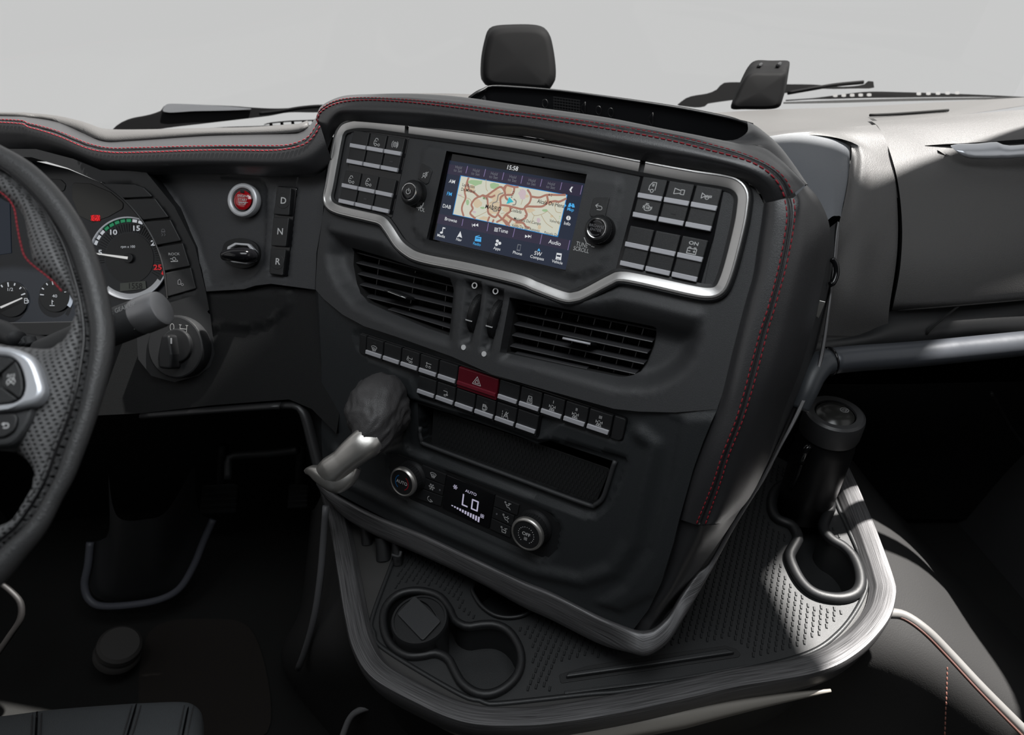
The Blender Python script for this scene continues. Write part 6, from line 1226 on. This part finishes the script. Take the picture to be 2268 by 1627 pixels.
gb = loft('glovebox_door', [
    sec(((1930, 268, 1.17), (2000, 264, 1.19), (2100, 256, 1.22), (2300, 240, 1.26))),
    sec(((1946, 282, 1.135), (2000, 280, 1.15), (2100, 276, 1.17), (2300, 262, 1.22))),
    sec(((1966, 322, 1.09), (2010, 322, 1.10), (2100, 322, 1.12), (2300, 310, 1.16))),
    sec(((1988, 400, 1.05), (2020, 400, 1.055), (2120, 400, 1.07), (2300, 392, 1.10))),
    sec(((1998, 498, 1.03), (2030, 500, 1.035), (2120, 500, 1.045), (2300, 492, 1.07))),
    sec(((1994, 590, 1.02), (2030, 592, 1.025), (2120, 590, 1.035), (2300, 578, 1.06))),
    sec(((1980, 668, 1.03), (2020, 668, 1.035), (2120, 662, 1.045), (2300, 648, 1.07))),
    sec(((1975, 686, 1.05), (2010, 684, 1.055), (2120, 677, 1.065), (2300, 660, 1.09)))], dash_pl, pd, 50, 50)
loft('door_gap', [sec(((1925, 262, 1.2), (1940, 276, 1.16), (1959, 320, 1.12), (1983, 400, 1.09), (1993, 498, 1.07), (1989, 590, 1.06), (1974, 690, 1.07))), sec(((1935, 262, 1.2), (1952, 276, 1.16), (1972, 320, 1.12), (1994, 400, 1.09), (2004, 498, 1.07), (2000, 590, 1.06), (1984, 690, 1.07)))], void, pd, 30, 3)
loft('lower_panel', [
    sec(((1786, 740, 1.02), (1900, 738, 1.04), (1975, 688, 1.06), (2120, 679, 1.08), (2300, 662, 1.10))),
    sec(((1800, 760, .99), (1900, 752, 1.01), (2000, 735, 1.04), (2120, 722, 1.06), (2300, 705, 1.09))),
    sec(((1810, 800, .99), (1900, 790, 1.02), (2000, 782, 1.05), (2120, 770, 1.08), (2300, 750, 1.10)))], plastic_bl, pd, 40, 12)
tube('panel_seam', [D(2125, 676, 1.062), D(2095, 700, 1.05), D(2065, 725, 1.045), D(2052, 740, 1.05)], .0018, void, pd, n=14, k=6)
tube('panel_edge', [D(1990, 686, 1.052), D(2120, 676, 1.060), D(2300, 660, 1.085)], .0016, dash_pl, pd, n=10, k=6)
# black shelf slot
tube('shelf_slot', [D(1927, 255, 1.245), D(1990, 252, 1.26), D(2100, 244, 1.29)], .0028, void, pd, n=16, k=6)
loft('handle_recess', [sec(((2048, 322, 1.108), (2090, 319, 1.112), (2150, 316, 1.118), (2300, 306, 1.15))), sec(((2060, 326, 1.125), (2095, 336, 1.13), (2150, 340, 1.135), (2300, 334, 1.16))), sec(((2080, 334, 1.10), (2110, 352, 1.10), (2150, 359, 1.11), (2300, 352, 1.14)))], dark_pl, pd, 24, 8)
gh = thing('glovebox_handle', 'pale silver glovebox handle at the right edge', 'handle', tuple(D(2200, 335, 1.08)))
loft('handle_bar', [sec(((2106, 322, 1.10), (2122, 318, 1.095), (2160, 318, 1.095), (2207, 314, 1.095), (2232, 322, 1.09), (2300, 318, 1.10))),
    sec(((2106, 324, 1.085), (2122, 322, 1.078), (2160, 323, 1.078), (2207, 320, 1.078), (2232, 327, 1.078), (2300, 322, 1.085))),
    sec(((2112, 330, 1.075), (2130, 337, 1.068), (2170, 339, 1.068), (2210, 338, 1.068), (2234, 337, 1.070), (2300, 333, 1.078))),
    sec(((2122, 338, 1.078), (2140, 348, 1.072), (2170, 350, 1.072), (2210, 350, 1.072), (2234, 349, 1.074), (2300, 346, 1.082))),
    sec(((2124, 340, 1.09), (2142, 350, 1.09), (2170, 352, 1.09), (2210, 352, 1.09), (2234, 351, 1.09), (2300, 348, 1.10)))], silver_w, gh, 40, 14)
# grab bar
gr_ = thing('grab_bar', 'dark marbled grab bar running right below the glovebox', 'grab bar', tuple(D(2050, 780, .97)))
marb = mat('marbled bar', (.060, .065, .075), .35, .2, bump=.5, bscale=45, var=.15)
barp = catmull(sec(((1832, 800, .97), (1900, 793, .98), (2050, 782, 1.0), (2300, 757, 1.04))), 50)
link('bar', sweep_mesh(barp, [(.021 * math.cos(a), .018 * math.sin(a)) for a in [2 * PI * i / 20 for i in range(20)]], Vector((0, 0, 1))), marb, gr_)
link('bar_elbow', sweep_mesh(catmull([D(1834, 800, .968), D(1818, 806, .962), D(1800, 830, .955), D(1785, 865, .95), D(1768, 905, .95)], 24), [(.0205 * math.cos(a), .0175 * math.sin(a)) for a in [2 * PI * i / 20 for i in range(20)]], Vector((0, 0, 1)), scale=[1 - .3 * i / 23 for i in range(24)]), mat('elbow grey', (.05, .055, .062), .4), gr_)
tube('joint_ring', [D(1838, 799.5, .969), D(1834, 800, .9685)], .0212, gloss, gr_, n=3, k=20)
# console's right flank, seen edge on: hook and small switches
cf = thing('side_hook', 'curved black hook on the hidden right flank of the console', 'hook', tuple(D(1848, 600, .93)))
tube('hook', [D(1842, 572, .93), D(1851, 585, .93), D(1853, 605, .93), D(1846, 625, .93), D(1838, 630, .93)], .004, gloss, cf, n=20, k=10)
plate('bright_plate', [(1815, 665), (1828, 668), (1813, 704), (1804, 699)], Plane(D(1815, 680, .90), YAW, 20), 0, .004, alu, cf)
loft('right_flank', [[D(1836, 505, .91), D(1830, 575, .90), D(1803, 706, .89), D(1771, 817, .89), D(1730, 922, .89), D(1695, 1029, .89), D(1652, 1111, .90), D(1596, 1165, .91), D(1540, 1270, .92)],
      [D(1856, 490, .98), D(1848, 600, .97), D(1824, 706, .97), D(1795, 817, .97), D(1755, 922, .97), D(1703, 1029, .97), D(1652, 1122, .98), D(1606, 1190, .98), D(1550, 1275, .98)]], plastic, con, 40, 4)
# passenger footwell, dim lines
pf = thing('passenger_footwell', 'dim footwell wall with a faint trim line on the far right', 'footwell', tuple(D(2200, 1000, 1.6)))
loft('footwell_wall', [sec(((1780, 850, 1.25), (2000, 850, 1.25), (2400, 840, 1.3))), sec(((1780, 1000, 1.5), (2000, 1000, 1.5), (2400, 1000, 1.5))), sec(((1850, 1150, 1.7), (2000, 1150, 1.7), (2500, 1150, 1.7)))], dark_pl, pf, 20, 10)
tube('trim_line', [D(2195, 870, 1.25), D(2215, 905, 1.3), D(2240, 950, 1.35), D(2280, 1000, 1.4)], .004, metal_d, pf, n=16, k=8)
# ================================================================= TRAY RECESS behind the cowl, sensor boxes, wipers
dt = thing('dash_top_tray', 'dark recessed tray behind the cowl with a faint vent grid on its back wall', 'tray', tuple(D(1350, 240, 1.1)))
tw_t = [(1040, 218, 1.16), (1057, 205, 1.16), (1072, 197, 1.165), (1087, 190, 1.17), (1140, 192, 1.165), (1230, 199, 1.15), (1330, 212, 1.12), (1440, 228, 1.09), (1520, 241, 1.07), (1600, 257, 1.04), (1640, 267, 1.02), (1664, 276, 1.0)]
tw_b = [(1045, 255, 1.12), (1064, 250, 1.12), (1078, 250, 1.13), (1092, 252, 1.13), (1140, 258, 1.13), (1230, 262, 1.11), (1330, 278, 1.08), (1440, 300, 1.05), (1520, 318, 1.02), (1600, 335, .99), (1636, 335, .97), (1660, 332, .95)]
tw_b = [(b[0], b[1], (D(*t).xy.length - .004) / ray(b[0], b[1]).xy.length) for t, b in zip(tw_t, tw_b)]
loft('back_wall', [sec([(x, y, d + .006) for x, y, d in tw_t]), sec(tw_t), sec([(a[0] * .85 + b[0] * .15, a[1] * .85 + b[1] * .15, a[2] * .85 + b[2] * .15 + .006) for a, b in zip(tw_t, tw_b)]), sec(tw_b)], gloss_dk := mat('tray black', (.0042, .0045, .0055), .6, spec=.12), dt, 90, 14, thick=.004)
tube('wall_top_edge', sec([(x, y + .8, d - .002) for x, y, d in tw_t[1:]]), .0014, plastic, dt, n=60, k=6)
loft('recess_floor', [sec([(x, y, d) for x, y, d in tw_b]), [P1.at(x, y + 6, -.03) for x, y in ((1030, 222), (1100, 232), (1200, 246), (1344, 266), (1467, 290), (1559, 308), (1600, 320), (1650, 328))]], gloss_dk, dt, 50, 4)
dashback = [(880, 207, 1.25), (930, 206.5, 1.25), (1000, 207, 1.22), (1054, 209, 1.2)]
loft('dash_hump', [sec([(820, 212, 1.2)] + dashback), sec([(x, y + 22, d - .04) for x, y, d in [(820, 212, 1.15)] + dashback])], dash_pl, dt, 20, 6)
gm = mat('grid dark', (.004, .004, .005), .6)
def WP(u_, v_):   # point on the recess wall: u along pixel x, v 0 top .. 1 bottom
    for (a, b), (c, d) in zip(zip(tw_t, tw_t[1:]), zip(tw_b, tw_b[1:])):
        if a[0] <= u_ <= b[0]: f = (u_ - a[0]) / (b[0] - a[0]); T = lerp3(a, b, f); B = lerp3(c, d, f); q = lerp3(T, B, v_); return D(u_, q[1], q[2] - .004)
def lerp3(a, b, t): return tuple(p + (q - p) * t for p, q in zip(a, b))
grid = [[WP(1227 + i * 6.2, .25), WP(1227 + i * 6.2, .85)] for i in range(10)] + [[WP(1225, .25 + .1 * j), WP(1285, .25 + .1 * j)] for j in range(6)]
vs_ = []; fs = []
for a, b in grid:
    d = (b - a).normalized(); nn = ray(1255, 230).normalized(); s_ = d.cross(nn).normalized() * .0007; k = len(vs_); vs_ += [a - s_, b - s_, b + s_, a + s_]; fs.append([k, k + 1, k + 2, k + 3])
link('vent_grid', mesh_from(vs_, fs, sm=False), gm, dt)
for x in (1207, 1326, 1353): tube('moulded_mark', [WP(x + 6 * math.cos(a), .5 + .14 * math.sin(a)) for a in [2 * PI * i / 10 for i in range(10)]], .0008, gm, dt, n=20, k=5, closed=True)
for x in (1296, 1446): tube('moulded_mark', [WP(x, .28), WP(x, .75)], .0008, gm, dt, n=4, k=5); tube('moulded_mark', [WP(x, .28), WP(x - 9, .5), WP(x, .75)], .0006, gm, dt, n=10, k=5)
# sensor housings on the windscreen base
def housing(lbl, front, d0, ddx, ddepth, m, cat='sensor housing'):
    t = thing('sensor_housing', lbl, cat, tuple(D(*front[6], d0))); F0 = smooth_px(front, 60); n = len(F0); vv = []
    cx = sum(p[0] for p in F0) / n; cy = sum(p[1] for p in F0) / n
    for s_, dd, sx2, sy2 in ((.0, -.004, 0, 0), (.80, -.004, 0, 0), (.93, -.002, 0, 0), (.985, .006, 0, 0), (1, .016, 0, 0), (1, .016 + ddepth * .5, ddx[0] * .5, ddx[1] * .5), (1, .016 + ddepth, ddx[0], ddx[1]), (0, .016 + ddepth, ddx[0], ddx[1])):
        for x, y in F0: vv.append(D(cx + (x - cx) * s_ + sx2, cy + (y - cy) * s_ + sy2, d0 + dd))
    fs = [[k * n + i, k * n + (i + 1) % n, (k + 1) * n + (i + 1) % n, (k + 1) * n + i] for k in range(7) for i in range(n)]
    link('shell', mesh_from(vv, fs), m, t); return t
h1 = housing('tall rounded black housing standing above the middle of the dashboard', [(1075, 188), (1070, 182), (1068, 165), (1070, 130), (1077, 95), (1085, 72), (1100, 63), (1135, 60), (1180, 60), (1205, 65), (1218, 78), (1226, 110), (1231, 150), (1230, 176), (1222, 190), (1212, 200), (1150, 196), (1090, 192)], 1.32, (-4, -6), .04, wiper_bl)
tube('stem', [D(1150, 192, 1.335), D(1150, 225, 1.335), D(1150, 262, 1.34)], .028, wiper_bl, h1, n=8, k=16, ry=.016)
vv = [D(x, y, d) for x, y, d in ((1066, 178, 1.33), (1068, 130, 1.33), (1078, 88, 1.33), (1092, 60, 1.33), (1110, 50, 1.34))]
h2 = housing('smaller tilted black housing at the windscreen base on the passenger side', [(1619, 240), (1628, 215), (1648, 175), (1666, 160), (1700, 160), (1735, 160), (1741, 165), (1738, 190), (1732, 225), (1724, 238), (1700, 242), (1650, 242)], 1.36, (8, -26), .08, wiper_bl)
tube('mount_pin', [D(1680, 148, 1.40), D(1686, 143, 1.42)], .004, gloss, h2, n=4)
tube('mount_pin', [D(1722, 146, 1.40), D(1728, 141, 1.42)], .004, gloss, h2, n=4)
# wipers outside the glass
def wprof(name, up_px, lo_px, d, th, m, parent): # flat-ish solid between an upper and lower outline
    a = catmull([Vector((x, y, 0)) for x, y in up_px], 40); b = catmull([Vector((x, y, 0)) for x, y in lo_px], 40); vv = []
    for dd in (0, th):
        for p in a: vv.append(D(p.x, p.y, d + dd))
        for p in b: vv.append(D(p.x, p.y, d + dd))
    fs = [[i, i + 1, 41 + i, 40 + i] for i in range(39)] + [[80 + i, 120 + i, 121 + i, 81 + i] for i in range(39)] + [[i, 80 + i, 81 + i, i + 1] for i in range(39)] + [[40 + i, 41 + i, 121 + i, 120 + i] for i in range(39)] + [[0, 40, 120, 80], [39, 119, 159, 79]]
    me = mesh_from(vv, fs); sharpen(me, 30); return link(name, me, m, parent)
wp = thing('wiper', 'black windscreen wiper parked outside on the driver side', 'wiper', tuple(D(400, 270, 1.75)), 'windscreen wipers')
wprof('wiper_arm', [(240, 296), (262, 275), (290, 262), (330, 254), (358, 244), (364, 234), (380, 230), (450, 232), (520, 235), (560, 238), (620, 240), (700, 235), (724, 234)], [(242, 298), (290, 298), (328, 297), (332, 290), (380, 282), (440, 275), (500, 268), (560, 261), (600, 256), (640, 249), (700, 249), (724, 246), (730, 246)], 1.72, .02, wiper_bl, wp)
wprof('arm_cover', [(360, 243), (366, 233), (382, 229.5), (450, 232), (520, 236.5), (556, 240)], [(362, 247), (380, 249), (430, 246), (480, 245), (530, 243.5), (556, 242)], 1.71, .008, mat('arm cover grey', (.12, .125, .135), .5), wp)
tube('hose', [D(575, 252, 1.7), D(620, 247, 1.7), D(660, 240, 1.7), D(700, 236, 1.7), D(730, 236, 1.7)], .0045, wiper_bl, wp, n=20, k=8)
wprof('wiper_blade', [(405, 292), (450, 285), (500, 281), (560, 279), (620, 277), (700, 277)], [(405, 292.5), (450, 289), (520, 287), (560, 286.5), (640, 282), (700, 281)], 1.78, .012, wiper_bl, wp)
wprof('blade_bridge', [(585, 275), (600, 271), (640, 267), (690, 265), (710, 264)], [(585, 277), (600, 274), (640, 270), (690, 268), (710, 267)], 1.77, .01, wiper_bl, wp)
for x, y in ((600, 274), (624, 271), (648, 269), (672, 268), (694, 267)): tube('bridge_post', [D(x, y, 1.775), D(x + 1, y + 7, 1.775)], .004, wiper_bl, wp, n=3, k=6)
wq = thing('wiper', 'black windscreen wiper parked outside on the passenger side', 'wiper', tuple(D(1800, 200, 1.8)), 'windscreen wipers')
wprof('wiper_arm', [(1500, 232), (1518, 218), (1535, 212), (1570, 206), (1592, 195), (1600, 184), (1640, 182), (1720, 186), (1800, 187), (1860, 192), (1910, 188), (1920, 180), (1934, 180), (1936, 192)], [(1505, 234), (1540, 238), (1560, 236), (1566, 230), (1620, 222), (1680, 215), (1740, 206), (1800, 197), (1850, 197), (1900, 196), (1925, 196), (1934, 194), (1936, 194)], 1.72, .02, wiper_bl, wq)
tube('hose', [D(1745, 206, 1.7), D(1790, 198, 1.7), D(1850, 188, 1.7), D(1912, 182, 1.7)], .0045, wiper_bl, wq, n=20, k=8)
wprof('wiper_blade', [(1740, 221), (1800, 217), (1850, 211), (1920, 203), (2000, 204), (2100, 207), (2200, 211), (2300, 216)], [(1740, 224), (1800, 220), (1850, 219), (1920, 217), (2000, 216), (2100, 215), (2200, 215), (2300, 220)], 1.79, .012, wiper_bl, wq)
holes_l = [(1850, 1925), (2035, 2120)]
bright = mat('painted gap light', (.3, .3, .3), .6)  # pale colour standing in for daylight through the blade gaps
wprof('screen_seal', [(1735, 226), (1850, 222), (2000, 218), (2150, 216), (2300, 214)], [(1735, 230), (1850, 228), (2000, 224), (2150, 221), (2300, 219)], 1.66, .01, dark_pl, wq)
for x0, x1 in holes_l:
    n = 5
    for i in range(n): x = x0 + (x1 - x0) * i / (n - 1); y = 212 - (x - 1850) * .022 ; wprof('blade_gap_light', [(x - 5, y - 3), (x, y - 4), (x + 5, y - 3)], [(x - 5, y + 2), (x, y + 3), (x + 5, y + 2)], 1.775, .004, bright, wq)
